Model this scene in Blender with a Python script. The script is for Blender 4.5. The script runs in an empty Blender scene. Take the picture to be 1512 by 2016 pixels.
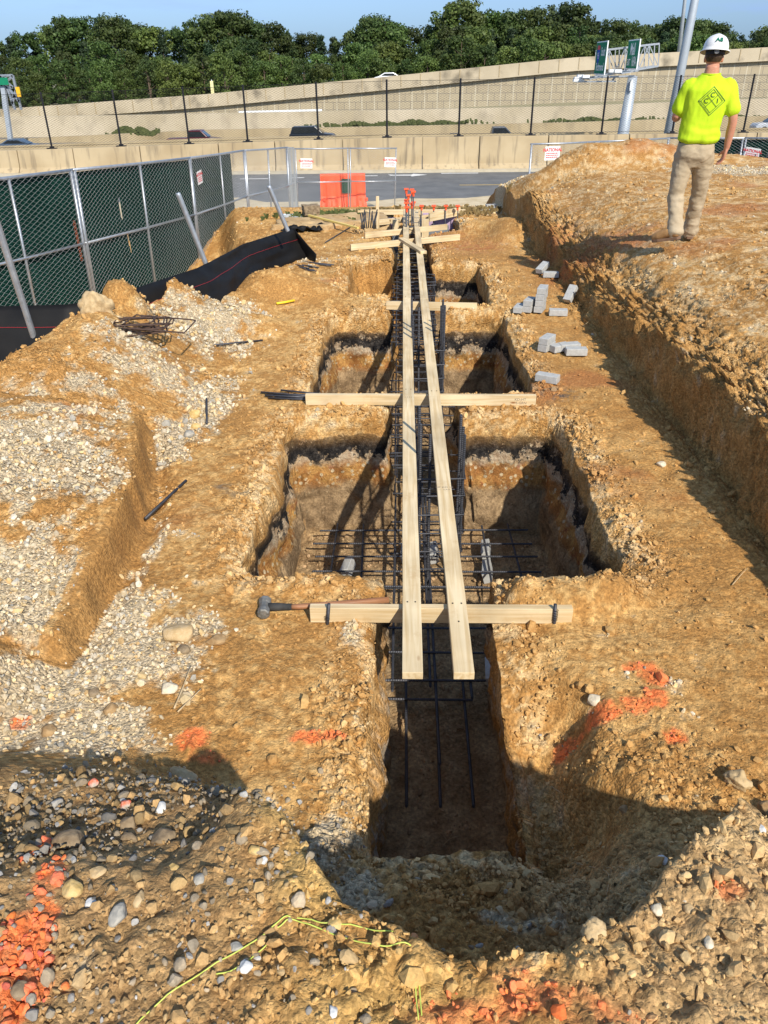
import bpy, bmesh, math, random
import numpy as np
from mathutils import Vector, Matrix
from mathutils.bvhtree import BVHTree
# ------------------------------------------------------------------ camera, world, sun, exposure
SC = bpy.context.scene
COL = SC.collection
CAMP = np.array([0.0, 0.0, 2.37]); PITCH = math.radians(30.1); YAW = math.radians(1.35); ROLL = math.radians(0.7)
FPX = 1514.0
def _basis():
    f = np.array([-math.sin(YAW)*math.cos(PITCH), math.cos(YAW)*math.cos(PITCH), -math.sin(PITCH)])
    r = np.array([math.cos(YAW), math.sin(YAW), 0.0]); u = np.cross(r, f)
    c, s = math.cos(ROLL), math.sin(ROLL)
    return c*r - s*u, s*r + c*u, f
CR, CU, CF = _basis()
cam_data = bpy.data.cameras.new('camera'); cam = bpy.data.objects.new('camera', cam_data); COL.objects.link(cam)
cam.matrix_world = Matrix(((CR[0], CU[0], -CF[0], CAMP[0]), (CR[1], CU[1], -CF[1], CAMP[1]), (CR[2], CU[2], -CF[2], CAMP[2]), (0, 0, 0, 1)))
cam_data.sensor_fit = 'VERTICAL'; cam_data.sensor_height = 24.0; cam_data.lens = 24.0*FPX/2016.0
cam_data.clip_start = 0.05; cam_data.clip_end = 3000
SC.camera = cam
SUN_EL = math.radians(39); SUN_AZ = math.radians(25)      # azimuth: right of straight behind the camera
sun_vec = Vector((math.sin(SUN_AZ)*math.cos(SUN_EL), -math.cos(SUN_AZ)*math.cos(SUN_EL), math.sin(SUN_EL)))
sd = bpy.data.lights.new('sun', 'SUN'); sd.energy = 4.0; sd.angle = math.radians(0.9); sd.color = (1.0, 0.93, 0.82)
sun = bpy.data.objects.new('sun', sd); COL.objects.link(sun)
sun.rotation_euler = sun_vec.to_track_quat('Z', 'Y').to_euler()
world = bpy.data.worlds.new('World'); SC.world = world; world.use_nodes = True
wn = world.node_tree.nodes; wl = world.node_tree.links; wn.clear()
wo = wn.new('ShaderNodeOutputWorld'); wb = wn.new('ShaderNodeBackground'); sky = wn.new('ShaderNodeTexSky')
sky.sky_type = 'NISHITA'; sky.sun_disc = False; sky.sun_elevation = SUN_EL; sky.sun_rotation = math.radians(180) - SUN_AZ
sky.air_density = 1.0; sky.dust_density = 0.2; sky.ozone_density = 2.0
tc = wn.new('ShaderNodeTexCoord'); mp = wn.new('ShaderNodeMapping'); mp.inputs['Scale'].default_value = (1.2, 1.2, 7.0)
cn = wn.new('ShaderNodeTexNoise'); cn.inputs['Scale'].default_value = 1.7; cn.inputs['Detail'].default_value = 7; cn.inputs['Roughness'].default_value = 0.62
cr = wn.new('ShaderNodeValToRGB'); cr.color_ramp.elements[0].position = 0.56; cr.color_ramp.elements[1].position = 0.78
cm = wn.new('ShaderNodeMixRGB'); cm.inputs['Color2'].default_value = (6.5, 7.4, 9.0, 1)
wl.new(tc.outputs['Generated'], mp.inputs['Vector']); wl.new(mp.outputs[0], cn.inputs['Vector']); wl.new(cn.outputs['Fac'], cr.inputs['Fac'])
wl.new(cr.outputs['Color'], cm.inputs['Fac']); wl.new(sky.outputs[0], cm.inputs['Color1'])
sx_ = wn.new('ShaderNodeSeparateXYZ'); wl.new(tc.outputs['Generated'], sx_.inputs[0])
el_ = wn.new('ShaderNodeValToRGB'); el_.color_ramp.elements[0].position = 0.0; el_.color_ramp.elements[0].color = (.15, .25, .50, 1); el_.color_ramp.elements[1].position = .30; el_.color_ramp.elements[1].color = (1, 1, 1, 1)
wl.new(sx_.outputs['Z'], el_.inputs[0]); em_ = wn.new('ShaderNodeMixRGB'); em_.blend_type = 'MULTIPLY'; em_.inputs['Fac'].default_value = 1; wl.new(el_.outputs[0], em_.inputs['Color2']); wl.new(cm.outputs[0], em_.inputs['Color1'])
wl.new(em_.outputs[0], wb.inputs['Color']); wb.inputs['Strength'].default_value = 0.135; wl.new(wb.outputs[0], wo.inputs['Surface'])
SC.view_settings.view_transform = 'Standard'; SC.view_settings.look = 'None'; SC.view_settings.exposure = 0.56; SC.view_settings.gamma = 1.0
SC.render.engine = 'CYCLES'; SC.cycles.max_bounces = 5; SC.cycles.diffuse_bounces = 3; SC.cycles.transparent_max_bounces = 8
# ------------------------------------------------------------------ helpers
def ray(x, y): return CR*(x-756)/FPX - CU*(y-1008)/FPX + CF
def at(x, y, z=None, Y=None, X=None):
    d = ray(x, y)
    t = (z-CAMP[2])/d[2] if z is not None else ((Y-CAMP[1])/d[1] if Y is not None else (X-CAMP[0])/d[0])
    return Vector(CAMP + d*t)
def tag(o, label=None, cat=None, group=None, kind=None):
    if label: o['label'] = label
    if cat: o['category'] = cat
    if group: o['group'] = group
    if kind: o['kind'] = kind
    return o
def empty(name, loc=(0, 0, 0), rz=0, label=None, cat=None, group=None):
    o = bpy.data.objects.new(name, None); COL.objects.link(o); o.location = loc; o.rotation_euler = (0, 0, rz); o.empty_display_size = 0.2
    return tag(o, label, cat, group)
def link(name, me, mat=None, parent=None, smooth=False):
    o = bpy.data.objects.new(name, me); COL.objects.link(o)
    if mat is not None and len(me.materials) == 0: me.materials.append(mat)
    if parent is not None: o.parent = parent
    if smooth: me.shade_smooth()
    return o
def copy_tree(o, parent=None):
    c = o.copy(); COL.objects.link(c); c.parent = parent
    for ch in o.children: copy_tree(ch, c)
    return c
def np_mesh(name, V, Fc, colors=None, smooth=False):
    V = np.asarray(V, dtype=np.float32); Fc = np.asarray(Fc, dtype=np.int32); n = Fc.shape[1]
    me = bpy.data.meshes.new(name)
    me.vertices.add(len(V)); me.vertices.foreach_set('co', V.ravel())
    me.loops.add(Fc.size); me.loops.foreach_set('vertex_index', Fc.ravel())
    me.polygons.add(len(Fc)); me.polygons.foreach_set('loop_start', np.arange(0, Fc.size, n, dtype=np.int32))
    try: me.polygons.foreach_set('loop_total', np.full(len(Fc), n, dtype=np.int32))
    except Exception: pass
    me.update(calc_edges=True)
    if colors is not None:
        for k, c in colors.items():
            if c.ndim == 2:
                a = me.attributes.new(k, 'FLOAT_COLOR', 'POINT'); cc = np.ones((len(V), 4), np.float32); cc[:, :3] = c; a.data.foreach_set('color', cc.ravel())
            else:
                a = me.attributes.new(k, 'FLOAT', 'POINT'); a.data.foreach_set('value', c.astype(np.float32))
    me.polygons.foreach_set('use_smooth', np.full(len(Fc), smooth))
    return me
class MB:
    """collects simple shapes into one mesh"""
    def __init__(s): s.v = []; s.f = []
    def add(s, vs, fs):
        b = len(s.v); s.v += [tuple(p) for p in vs]; s.f += [tuple(b+i for i in f) for f in fs]; return s
    def box(s, c, d, M=None, taper=(1, 1)):
        x, y, z = d[0]/2, d[1]/2, d[2]/2; vs = []
        for sz in (-1, 1):
            k = taper if sz > 0 else (1, 1)
            for sx, sy in ((-1, -1), (1, -1), (1, 1), (-1, 1)):
                p = Vector((sx*x*k[0], sy*y*k[1], sz*z))
                if M is not None: p = M @ p
                vs.append(p+Vector(c))
        return s.add(vs, [(3, 2, 1, 0), (4, 5, 6, 7), (0, 1, 5, 4), (1, 2, 6, 5), (2, 3, 7, 6), (3, 0, 4, 7)])
    def bar(s, a, b, w, h, up=(0, 0, 1)):
        a, b = Vector(a), Vector(b); d = (b-a); L = d.length; d.normalize(); up = Vector(up)
        r = d.cross(up)
        if r.length < 1e-4: r = d.cross(Vector((1, 0, 0)))
        r.normalize(); u = r.cross(d); M = Matrix((d, r, u)).transposed()
        return s.box((a+b)/2, (L, w, h), M)
    def tube(s, pts, r, n=8, cap=True):
        pts = [Vector(p) for p in pts]; rs = r if isinstance(r, (list, tuple)) else [r]*len(pts)
        vs = []; fs = []; prev = None
        for i, p in enumerate(pts):
            t = (pts[min(i+1, len(pts)-1)]-pts[max(i-1, 0)]).normalized()
            if prev is None:
                a = t.cross(Vector((0, 0, 1)))
                if a.length < 1e-3: a = t.cross(Vector((1, 0, 0)))
            else: a = prev-t*prev.dot(t)
            a.normalize(); prev = a; b = t.cross(a)
            for k in range(n):
                an = 2*math.pi*k/n; vs.append(p+(a*math.cos(an)+b*math.sin(an))*rs[i])
        for i in range(len(pts)-1):
            for k in range(n):
                k2 = (k+1) % n; fs.append((i*n+k, i*n+k2, (i+1)*n+k2, (i+1)*n+k))
        if cap: fs.append(tuple(range(n-1, -1, -1))); m = (len(pts)-1)*n; fs.append(tuple(m+k for k in range(n)))
        return s.add(vs, fs)
    def mesh(s, name):
        me = bpy.data.meshes.new(name); me.from_pydata(s.v, [], s.f); me.update(); return me
    def build(s, name, mat, parent=None, smooth=False, bevel=0.0, seg=2, loc=None, rot=None):
        o = link(name, s.mesh(name), mat, parent, smooth)
        if bevel:
            m = o.modifiers.new('bevel', 'BEVEL'); m.width = bevel; m.segments = seg; m.limit_method = 'ANGLE'
        if loc is not None: o.location = loc
        if rot is not None: o.rotation_euler = rot
        return o
def text_mesh(s, size, mat, name, parent=None, M=None, bold=0.0, extrude=0.0, sx=1.0):
    cu = bpy.data.curves.new(name, 'FONT'); cu.body = s; cu.size = size; cu.align_x = 'CENTER'; cu.align_y = 'CENTER'; cu.extrude = extrude; cu.offset = bold; cu.resolution_u = 3
    t = bpy.data.objects.new(name, cu); COL.objects.link(t)
    dg = bpy.context.evaluated_depsgraph_get(); me = bpy.data.meshes.new_from_object(t.evaluated_get(dg)); bpy.data.objects.remove(t)
    me.name = name
    if sx != 1.0: me.transform(Matrix.Diagonal((sx, 1, 1, 1)))
    if M is not None: me.transform(M)
    me.materials.clear()
    return link(name, me, mat, parent) if mat is not None else me
# ------------------------------------------------------------------ noise
def _h(ix, iy, iz, seed):
    h = (ix.astype(np.uint32)*np.uint32(374761393) + iy.astype(np.uint32)*np.uint32(668265263) + iz.astype(np.uint32)*np.uint32(2147483647 & 1274126177) + np.uint32(seed*974711 & 0xffffffff))
    h = (h ^ (h >> np.uint32(13)))*np.uint32(1274126177); h = h ^ (h >> np.uint32(16)); return h
def perlin(x, y, z, seed=0):
    x = x.astype(np.float32); y = y.astype(np.float32); z = np.broadcast_to(np.float32(z), x.shape) if np.isscalar(z) else z.astype(np.float32)
    xi = np.floor(x); yi = np.floor(y); zi = np.floor(z); fx = x-xi; fy = y-yi; fz = z-zi
    xi = xi.astype(np.int32); yi = yi.astype(np.int32); zi = zi.astype(np.int32)
    u = fx*fx*(3-2*fx); v = fy*fy*(3-2*fy); w = fz*fz*(3-2*fz); out = 0
    for dx in (0, 1):
        for dy in (0, 1):
            for dz in (0, 1):
                h = _h(xi+dx, yi+dy, zi+dz, seed)
                g = ((h & np.uint32(1023)).astype(np.float32)/511.5-1)*(fx-dx) + (((h >> np.uint32(10)) & np.uint32(1023)).astype(np.float32)/511.5-1)*(fy-dy) + (((h >> np.uint32(20)) & np.uint32(1023)).astype(np.float32)/511.5-1)*(fz-dz)
                out = out + g*(u if dx else 1-u)*(v if dy else 1-v)*(w if dz else 1-w)
    return out
def fbm(x, y, z, scale, octv=3, seed=0, gain=0.5):
    o = 0; a = 1.0; s = scale
    for k in range(octv):
        o = o + a*perlin(x*s, y*s, z*s, seed+k*17); a *= gain; s *= 2.03
    return o
def sst(a, b, x):
    t = np.clip((x-a)/(b-a), 0, 1); return t*t*(3-2*t)
# ------------------------------------------------------------------ node materials
def nmat(name, rough=0.9, metal=0.0, spec=0.3):
    m = bpy.data.materials.new(name); m.use_nodes = True; nt = m.node_tree; b = nt.nodes['Principled BSDF']
    b.inputs['Roughness'].default_value = rough; b.inputs['Metallic'].default_value = metal
    b.inputs['Specular IOR Level'].default_value = spec
    return m, nt.nodes, nt.links, b
def noise_mat(name, c1, c2, scale=8, rough=0.85, metal=0.0, bump=0.15, bscale=None, detail=5, stretch=(1, 1, 1), bdist=0.01, spec=0.3, contrast=(0.3, 0.7)):
    m, N, L, b = nmat(name, rough, metal, spec)
    t = N.new('ShaderNodeTexCoord'); mp = N.new('ShaderNodeMapping'); mp.inputs['Scale'].default_value = stretch
    n = N.new('ShaderNodeTexNoise'); n.inputs['Scale'].default_value = scale; n.inputs['Detail'].default_value = detail; n.inputs['Roughness'].default_value = 0.6
    r = N.new('ShaderNodeValToRGB'); r.color_ramp.elements[0].position = contrast[0]; r.color_ramp.elements[1].position = contrast[1]
    r.color_ramp.elements[0].color = (*c1, 1); r.color_ramp.elements[1].color = (*c2, 1)
    L.new(t.outputs['Object'], mp.inputs[0]); L.new(mp.outputs[0], n.inputs['Vector']); L.new(n.outputs['Fac'], r.inputs[0]); L.new(r.outputs[0], b.inputs['Base Color'])
    if bump:
        n2 = N.new('ShaderNodeTexNoise'); n2.inputs['Scale'].default_value = bscale or scale*5; n2.inputs['Detail'].default_value = 4
        bp = N.new('ShaderNodeBump'); bp.inputs['Strength'].default_value = bump; bp.inputs['Distance'].default_value = bdist
        L.new(mp.outputs[0], n2.inputs['Vector']); L.new(n2.outputs['Fac'], bp.inputs['Height']); L.new(bp.outputs[0], b.inputs['Normal'])
    return m
def attr_mat(name, rough=0.95, var=0.35, nscale=60, bump=0.6, bdist=0.006, pebble=False):
    m, N, L, b = nmat(name, rough, 0, 0.15)
    a = N.new('ShaderNodeAttribute'); a.attribute_name = 'Col'
    g = N.new('ShaderNodeNewGeometry')
    n = N.new('ShaderNodeTexNoise'); n.inputs['Scale'].default_value = nscale; n.inputs['Detail'].default_value = 6; n.inputs['Roughness'].default_value = 0.7
    mr = N.new('ShaderNodeMapRange'); mr.inputs['From Min'].default_value = 0.28; mr.inputs['From Max'].default_value = 0.72; mr.inputs['To Min'].default_value = 1-var; mr.inputs['To Max'].default_value = 1+var
    mx = N.new('ShaderNodeVectorMath'); mx.operation = 'SCALE'
    L.new(g.outputs['Position'], n.inputs['Vector']); L.new(n.outputs['Fac'], mr.inputs['Value']); L.new(a.outputs['Color'], mx.inputs[0]); L.new(mr.outputs[0], mx.inputs['Scale'])
    src = mx.outputs[0]; hgt = n.outputs['Fac']
    if pebble:
        rg = N.new('ShaderNodeAttribute'); rg.attribute_name = 'crumb'
        vo = N.new('ShaderNodeTexVoronoi'); vo.inputs['Scale'].default_value = 75; vo.inputs['Randomness'].default_value = 1.0
        nd = N.new('ShaderNodeTexNoise'); nd.inputs['Scale'].default_value = 30; nd.inputs['Detail'].default_value = 2
        ad = N.new('ShaderNodeVectorMath'); ad.operation = 'MULTIPLY_ADD'; ad.inputs[1].default_value = (0.02, 0.02, 0.02)
        L.new(g.outputs['Position'], nd.inputs['Vector']); L.new(nd.outputs['Color'], ad.inputs[0]); L.new(g.outputs['Position'], ad.inputs[2]); L.new(ad.outputs[0], vo.inputs['Vector'])
        sp = N.new('ShaderNodeSeparateColor'); L.new(vo.outputs['Color'], sp.inputs[0])
        m2 = N.new('ShaderNodeMapRange'); m2.inputs['To Min'].default_value = 0.60; m2.inputs['To Max'].default_value = 1.42; L.new(sp.outputs[0], m2.inputs['Value'])
        mm = N.new('ShaderNodeMix'); mm.inputs['A'].default_value = 1.0; cf = N.new('ShaderNodeMath'); cf.operation = 'MULTIPLY_ADD'; cf.inputs[1].default_value = .75; cf.inputs[2].default_value = .28; cf.use_clamp = True; L.new(rg.outputs['Fac'], cf.inputs[0]); L.new(cf.outputs[0], mm.inputs['Factor']); L.new(m2.outputs[0], mm.inputs['B'])
        mx2 = N.new('ShaderNodeVectorMath'); mx2.operation = 'SCALE'; L.new(src, mx2.inputs[0]); L.new(mm.outputs[0], mx2.inputs['Scale']); src = mx2.outputs[0]
        iv = N.new('ShaderNodeMath'); iv.operation = 'MULTIPLY'; L.new(vo.outputs['Distance'], iv.inputs[0]); 
        i2 = N.new('ShaderNodeMath'); i2.operation = 'MULTIPLY'; L.new(rg.outputs['Fac'], i2.inputs[0]); i2.inputs[1].default_value = -1.3; L.new(i2.outputs[0], iv.inputs[1])
        sm = N.new('ShaderNodeMath'); sm.operation = 'ADD'; L.new(iv.outputs[0], sm.inputs[0]); L.new(n.outputs['Fac'], sm.inputs[1]); hgt = sm.outputs[0]
    if pebble:   # soil layers of the cut walls
        def nz(scale, det, rgh=.6):
            q = N.new('ShaderNodeTexNoise'); q.inputs['Scale'].default_value = scale; q.inputs['Detail'].default_value = det; q.inputs['Roughness'].default_value = rgh; L.new(g.outputs['Position'], q.inputs['Vector']); return q.outputs['Fac']
        def mth(op, a_, b_, c_=None):
            q = N.new('ShaderNodeMath'); q.operation = op
            for i_, v_ in enumerate((a_, b_, c_)):
                if v_ is None: continue
                if isinstance(v_, (int, float)): q.inputs[i_].default_value = v_
                else: L.new(v_, q.inputs[i_])
            return q.outputs[0]
        def mrg(v_, a_, b_, lo=0.0, hi=1.0):
            q = N.new('ShaderNodeMapRange'); q.interpolation_type = 'SMOOTHSTEP'; q.inputs['From Min'].default_value = a_; q.inputs['From Max'].default_value = b_; q.inputs['To Min'].default_value = lo; q.inputs['To Max'].default_value = hi; L.new(v_, q.inputs['Value']); return q.outputs[0]
        def mixc(f_, a_, b_):
            q = N.new('ShaderNodeMixRGB')
            for nm_, v_ in (('Fac', f_), ('Color1', a_), ('Color2', b_)):
                if isinstance(v_, tuple): q.inputs[nm_].default_value = (*v_, 1)
                elif isinstance(v_, (int, float)): q.inputs[nm_].default_value = v_
                else: L.new(v_, q.inputs[nm_])
            return q.outputs[0]
        sp2 = N.new('ShaderNodeSeparateXYZ'); L.new(g.outputs['Position'], sp2.inputs[0]); nA, nB, nC, nD = nz(1.1, 2), nz(8, 5, .65), nz(5.5, 6, .7), nz(19, 6, .75)
        zq = mth('MULTIPLY_ADD', nA, .16, sp2.outputs['Z']); zq = mth('MULTIPLY_ADD', nB, .14, zq); zq = mth('SUBTRACT', zq, .15)
        v3 = N.new('ShaderNodeTexVoronoi'); v3.inputs['Scale'].default_value = 24; L.new(g.outputs['Position'], v3.inputs['Vector']); s3 = N.new('ShaderNodeSeparateColor'); L.new(v3.outputs['Color'], s3.inputs[0])
        st3 = mth('MULTIPLY', mrg(v3.outputs['Distance'], .42, .30), mrg(s3.outputs[0], .55, .60))
        mid = mixc(mrg(nC, .40, .62), (.27, .120, .036), (.45, .25, .078)); mid = mixc(mrg(nD, .58, .66), mid, (.50, .37, .20)); mid = mixc(mrg(nB, .56, .70), mid, (.24, .075, .030)); mid = mixc(st3, mid, (.46, .36, .22))
        low = mixc(mrg(nC, .38, .62), (.17, .112, .060), (.35, .24, .13)); low = mixc(mrg(nD, .60, .70), low, (.48, .36, .22))
        lay = mixc(mrg(zq, -.66, -.56), low, mid)
        band = mth('MULTIPLY', mrg(zq, -.46, -.38), mrg(zq, -.175, -.20)); lay = mixc(mth('MULTIPLY', band, .75), lay, mixc(mrg(nD, .4, .6), (.30, .23, .15), (.50, .42, .30)))
        blk = mth('MULTIPLY', band, mrg(mth('ADD', mth('MULTIPLY_ADD', nD, .45, nC), mrg(zq, -.42, -.26, -.10, .08)), .67, .72)); lay = mixc(blk, lay, mixc(mrg(nD, .45, .7), (.012, .011, .011), (.07, .06, .05)))
        sa = N.new('ShaderNodeAttribute'); sa.attribute_name = 'strata'; fac = mth('MULTIPLY', sa.outputs['Fac'], mrg(zq, -.17, -.20))
        sv = N.new('ShaderNodeVectorMath'); sv.operation = 'SCALE'; L.new(lay, sv.inputs[0]); L.new(mr.outputs[0], sv.inputs['Scale']); src = mixc(fac, src, sv.outputs[0])
        n5 = nz(130, 3, .7); hgt = mth('MULTIPLY_ADD', n5, .45, hgt); hgt = mth('MULTIPLY_ADD', nD, .8, hgt)
    L.new(src, b.inputs['Base Color'])
    bp = N.new('ShaderNodeBump'); bp.inputs['Strength'].default_value = bump; bp.inputs['Distance'].default_value = bdist
    L.new(hgt, bp.inputs['Height']); L.new(bp.outputs[0], b.inputs['Normal'])
    return m
# ------------------------------------------------------------------ the ground: one sheet
rng = np.random.default_rng(7)
HOLES = [(-0.12, 0.48, 1.70, 15.4), (-0.86, 1.24, 3.42, 5.60), (-0.78, 1.14, 6.12, 8.42), (0.30, 1.08, 8.78, 10.75), (-0.66, 0.30, 9.22, 11.15), (-0.62, 1.02, 13.3, 15.1)]
def hole_d(x, y):
    d = np.full(x.shape, -9.0, np.float32)
    for a, b, c, e in HOLES:
        dx_ = np.minimum(x-a, b-x); dy_ = np.minimum(y-c, e-y); r_ = .13 if b-a > .7 else .05
        dd = np.minimum(dx_, dy_); cor = (dx_ < r_) & (dy_ < r_); dd = np.where(cor, r_-np.hypot(r_-dx_, r_-dy_), dd)
        d = np.maximum(d, dd)
    return d
RIMX = np.array([-3.0, -1.6, -1.0, -0.55, -0.29, -0.15, 0.12, 0.35, 0.52, 0.62, 0.87, 1.2, 2.0, 4.0])
RIMY = np.array([1.30, 1.35, 1.42, 1.46, 1.26, 1.02, 0.91, 0.93, 1.02, 1.14, 1.34, 1.36, 1.35, 1.35])
RIMW = np.array([0.9, 0.9, 0.8, 0.5, 0.35, 0.28, 0.20, 0.18, 0.16, 0.16, 0.18, 0.25, 0.5, 0.6])
def base_h(x, y):
    # bench and the slow rise of the site
    h = 0.05*sst(7.5, 9.5, y) - 0.06*sst(10.8, 12, y)
    h = h + 0.05*sst(-0.3, -1.2, x)*sst(6, 2.5, y)
    # right bank
    xb = 2.18-0.018*y + 0.06*perlin(x*0+3, y*0.9, 0.3, 5)
    xb = np.where(y < 2.4, xb-(2.4-y)*0.45, xb)
    zr = 0.66+0.12*sst(2.6, 3.4, x) - 0.10*sst(6, 9, y)*sst(2.9, 2.4, x)
    face = 0.74 - 0.36*sst(5.5, 8.5, y) + 0.30*sst(9.6, 11.5, y)
    up = face*zr*sst(0, 0.07, x-xb) + (1-face)*zr*sst(0.03, 0.55, x-xb)
    hr = up*sst(1.35, 1.9, y)
    h = h*(1-sst(0, .3, x-xb)) + hr + h*sst(0, .3, x-xb)*0.4
    # mound at the back right
    for mx, my, rx, ry, mh in ((3.0, 14.9, .7, 0.55, .24), (3.8, 15.2, .7, .6, .26), (4.7, 15.4, .8, .6, .30), (4.4, 14.8, .5, .4, .08), (5.9, 15.9, .9, .6, .12)):
        h = h + mh*np.exp(-(((x-mx)/rx)**2+((y-my)/ry)**2)**1.3)
    # left bank with its cut face
    fx = np.where(y > 4.0, 1.50+(y-4.0)*0.28, 1.50)+0.05*perlin(x*0+1.5, y*1.3, .2, 9)+.04*perlin(x*0+1.5, y*6, .2, 19)
    fm = sst(2.62, 2.74, y)*sst(5.35, 5.0, y)
    hf = (0.11+0.14*sst(2.8, 3.8, y)+.05*perlin(x*3, y*3, .5, 91))*sst(0.0, 0.065, -x-fx)
    sl = 0.37*sst(0.0, 1.3, -x-1.35)*sst(4.5, 5.6, y)
    hl = np.maximum(hf*fm, sl) + 0.16*sst(0.2, 1.4, -x-1.5)*sst(2.6, 3.2, y)
    hl = hl*sst(9.6, 7.6, y)
    for (mx, my, rx, ry, mh) in ((-1.95, 2.45, .30, .30, .26), (-2.5, 7.0, .20, .2, .24), (-1.55, 7.9, .35, .3, .12), (-2.0, 7.9, .35, .32, .08), (-1.75, 8.7, .35, .3, .08), (-1.6, 9.4, .35, .5, .14), (-2.5, 6.4, .3, .4, .08), (-1.3, 9.2, .5, .35, .16), (-2.3, 7.9, .25, .2, .10), (-2.2, 6.1, .5, .4, .08),
                             (0.85, 3.18, .28, .13, .10), (1.12, 3.25, .15, .12, .08), (.62, 3.24, .08, .1, .06), (-.35, 3.3, .25, .08, .05), (-.45, 10.4, .35, .4, .10), (1.9, 12.9, .5, .8, .25), (1.2, 13.6, .5, .5, .12)):
        hl = hl + mh*np.exp(-(((x-mx)/rx)**2+((y-my)/ry)**2)**1.5)
    h = h + hl - .05*np.exp(-((x+fx-.05)/.065)**2)*fm
    # outer side of the left berm falls away to the natural grade
    cx = np.interp(y, [0, 3, 5.6, 7.2, 8.4, 9.6, 10.8, 13, 16], [-3.3, -3.2, -2.9, -2.6, -2.05, -1.75, -1.5, -2.6, -3.2])
    out = sst(0.0, 0.45, cx-x)*(1-sst(13, 16, y)*.6)
    nat = np.interp(y, [0, 9, 16, 24, 28, 300], [-.3, -.55, -.95, -1.6, -1.7, -1.7])
    h = h*(1-out)+nat*out
    # near upper level where the photographer stands
    ry = np.interp(x, RIMX, RIMY)+0.05*perlin(x*2.2, y*0, .7, 21)+.03*perlin(x*7, y*0, .7, 22); rw = np.interp(x, RIMX, RIMW)
    nl = sst(rw, 0.0, y-ry)
    zn = 0.76+0.05*perlin(x*1.7, y*1.7, .1, 31)-.30*sst(.75, 1.35, x)-.20*sst(1.0, 1.45, y)*sst(-.35, -.6, x)
    inner = 0.20*sst(1.9, 1.0, y)*sst(-1.0, -.3, x)
    h = np.maximum(h, 0)*0+h*(1-nl)+zn*nl+inner*(1-nl)*(1-sst(1.2, 2.2, x))
    # slumped corner right of the trench mouth
    sl_ = .10*perlin(x*5, y*5, .4, 95)
    h = h - .42*np.exp(-(((x-.60+sl_)/.19)**2+((y-2.1+sl_)/.46)**2)**1.5)
    # depression row in the left foreground
    h = h - .04*np.exp(-(((x+.95)/.5)**2+((y-1.52)/.08)**2))
    # towards the road
    dn = sst(15.6, 21, y)
    h = h*(1-dn)+nat*dn
    far = sst(38.5, 44, y)
    h = h*(1-far)-5.0*far
    return h
def mse_top(x): return np.interp(x, [-62, -30, 0, 31, 62], MSEZ)
_mt = [at(px, py, Y=118.0) for px, py in ((0, 215), (400, 185), (760, 150), (1130, 112), (1512, 92))]
def mse_top(x): return np.interp(x, [p.x for p in _mt], [p.z for p in _mt])
def lines(lo, hi, fn):
    o = [lo]
    while o[-1] < hi: o.append(o[-1]+fn(o[-1]))
    return np.array(o, np.float64)
def near(v, ws, w): return any(a-w[0] <= v <= a+w[1] for a in ws)
def fx_(x):
    if x < -4: return .04+(-4-x)*.12
    if x < -2.9: return .035
    if x > 3.2: return .035+(x-3.2)*(.02 if x < 9 else .12)
    if near(x, (-.86, -.78, -.66, -.12), (.005, .075)) or near(x, (.48, 1.24, 1.14, 1.08), (.075, .005)): return .0034
    if 1.85 < x < 2.35: return .0065
    if -1.75 < x < -1.45: return .010
    return .0145
def fy_(y):
    if near(y, (1.70, 3.42), (.004, .075)) or near(y, (5.60, 8.42), (.078, .004)): return .0024
    if near(y, (10.75, 11.15), (.078, .004)): return .006
    if y < .5: return .08
    if y < 3: return .0125
    if y < 18: return .0125*(y/3)
    return .08+(y-18)*.06
XS = lines(-260, 260, lambda v: max(fx_(v), .0034)); YS = lines(-4, 420, fy_)
GX, GY = np.meshgrid(XS, YS); nx, ny = len(XS), len(YS)
gx = GX.ravel().astype(np.float32); gy = GY.ravel().astype(np.float32)
def profile(d): # depth of a hole at signed distance d inside its edge
    r = 0.035*sst(-.10, 0.0, d)
    return r+1.02*np.clip(d/.075, 0, 1)
def ground_raw(x, y):
    d = hole_d(x, y); hb = base_h(x, y); p = profile(d)
    t = np.clip(p/1.055, 0, 1)
    return hb*(1-t)+(-1.05)*t, d, hb
gz, gd, ghb = ground_raw(gx, gy)
inhole = sst(0.0, .075, gd); nearf = sst(24, 14, gy)*sst(-10, -5, gx)*sst(14, 9, gx)
wallm = np.clip(1-np.abs(gd-.037)/.06, 0, 1)
# right bank face mask
xbl = 2.18-0.018*gy; xbl = np.where(gy < 2.4, xbl-(2.4-gy)*.45, xbl)
bankw = np.clip(1-np.abs(gx-xbl-.15)/.35, 0, 1)*sst(1.6, 2.2, gy)*sst(15, 12, gy)
rimk = sst(-.35, -.03, gd)*(1-inhole)
nearlvl = sst(2.1, 1.5, gy)
lbank = sst(-1.3, -1.6, gx)*sst(2.4, 2.8, gy)
upr = sst(0.0, .4, gx-xbl)
rough = np.clip(.25+.55*rimk++.9*bankw+.45*nearlvl+.35*upr+.4*lbank+.25*inhole, 0, 1.3)*(.65+.7*sst(-.15, .35, fbm(gx, gy, gz, 1.1, 2, 77)))
smoothface = ((gx < -1.42) & (gx > -2.15) & (gy > 2.6) & (gy < 5.1) & (np.abs(gx+np.where(gy > 4, 1.5+(gy-4)*.28, 1.5)+.08) < .10))
slump = np.exp(-(((gx-.85)/.5)**2+((gy-1.9)/.6)**2)**2)*(gd < .02)
rough = rough+.55*slump
rough = np.where(smoothface, rough*.7, rough)
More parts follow.
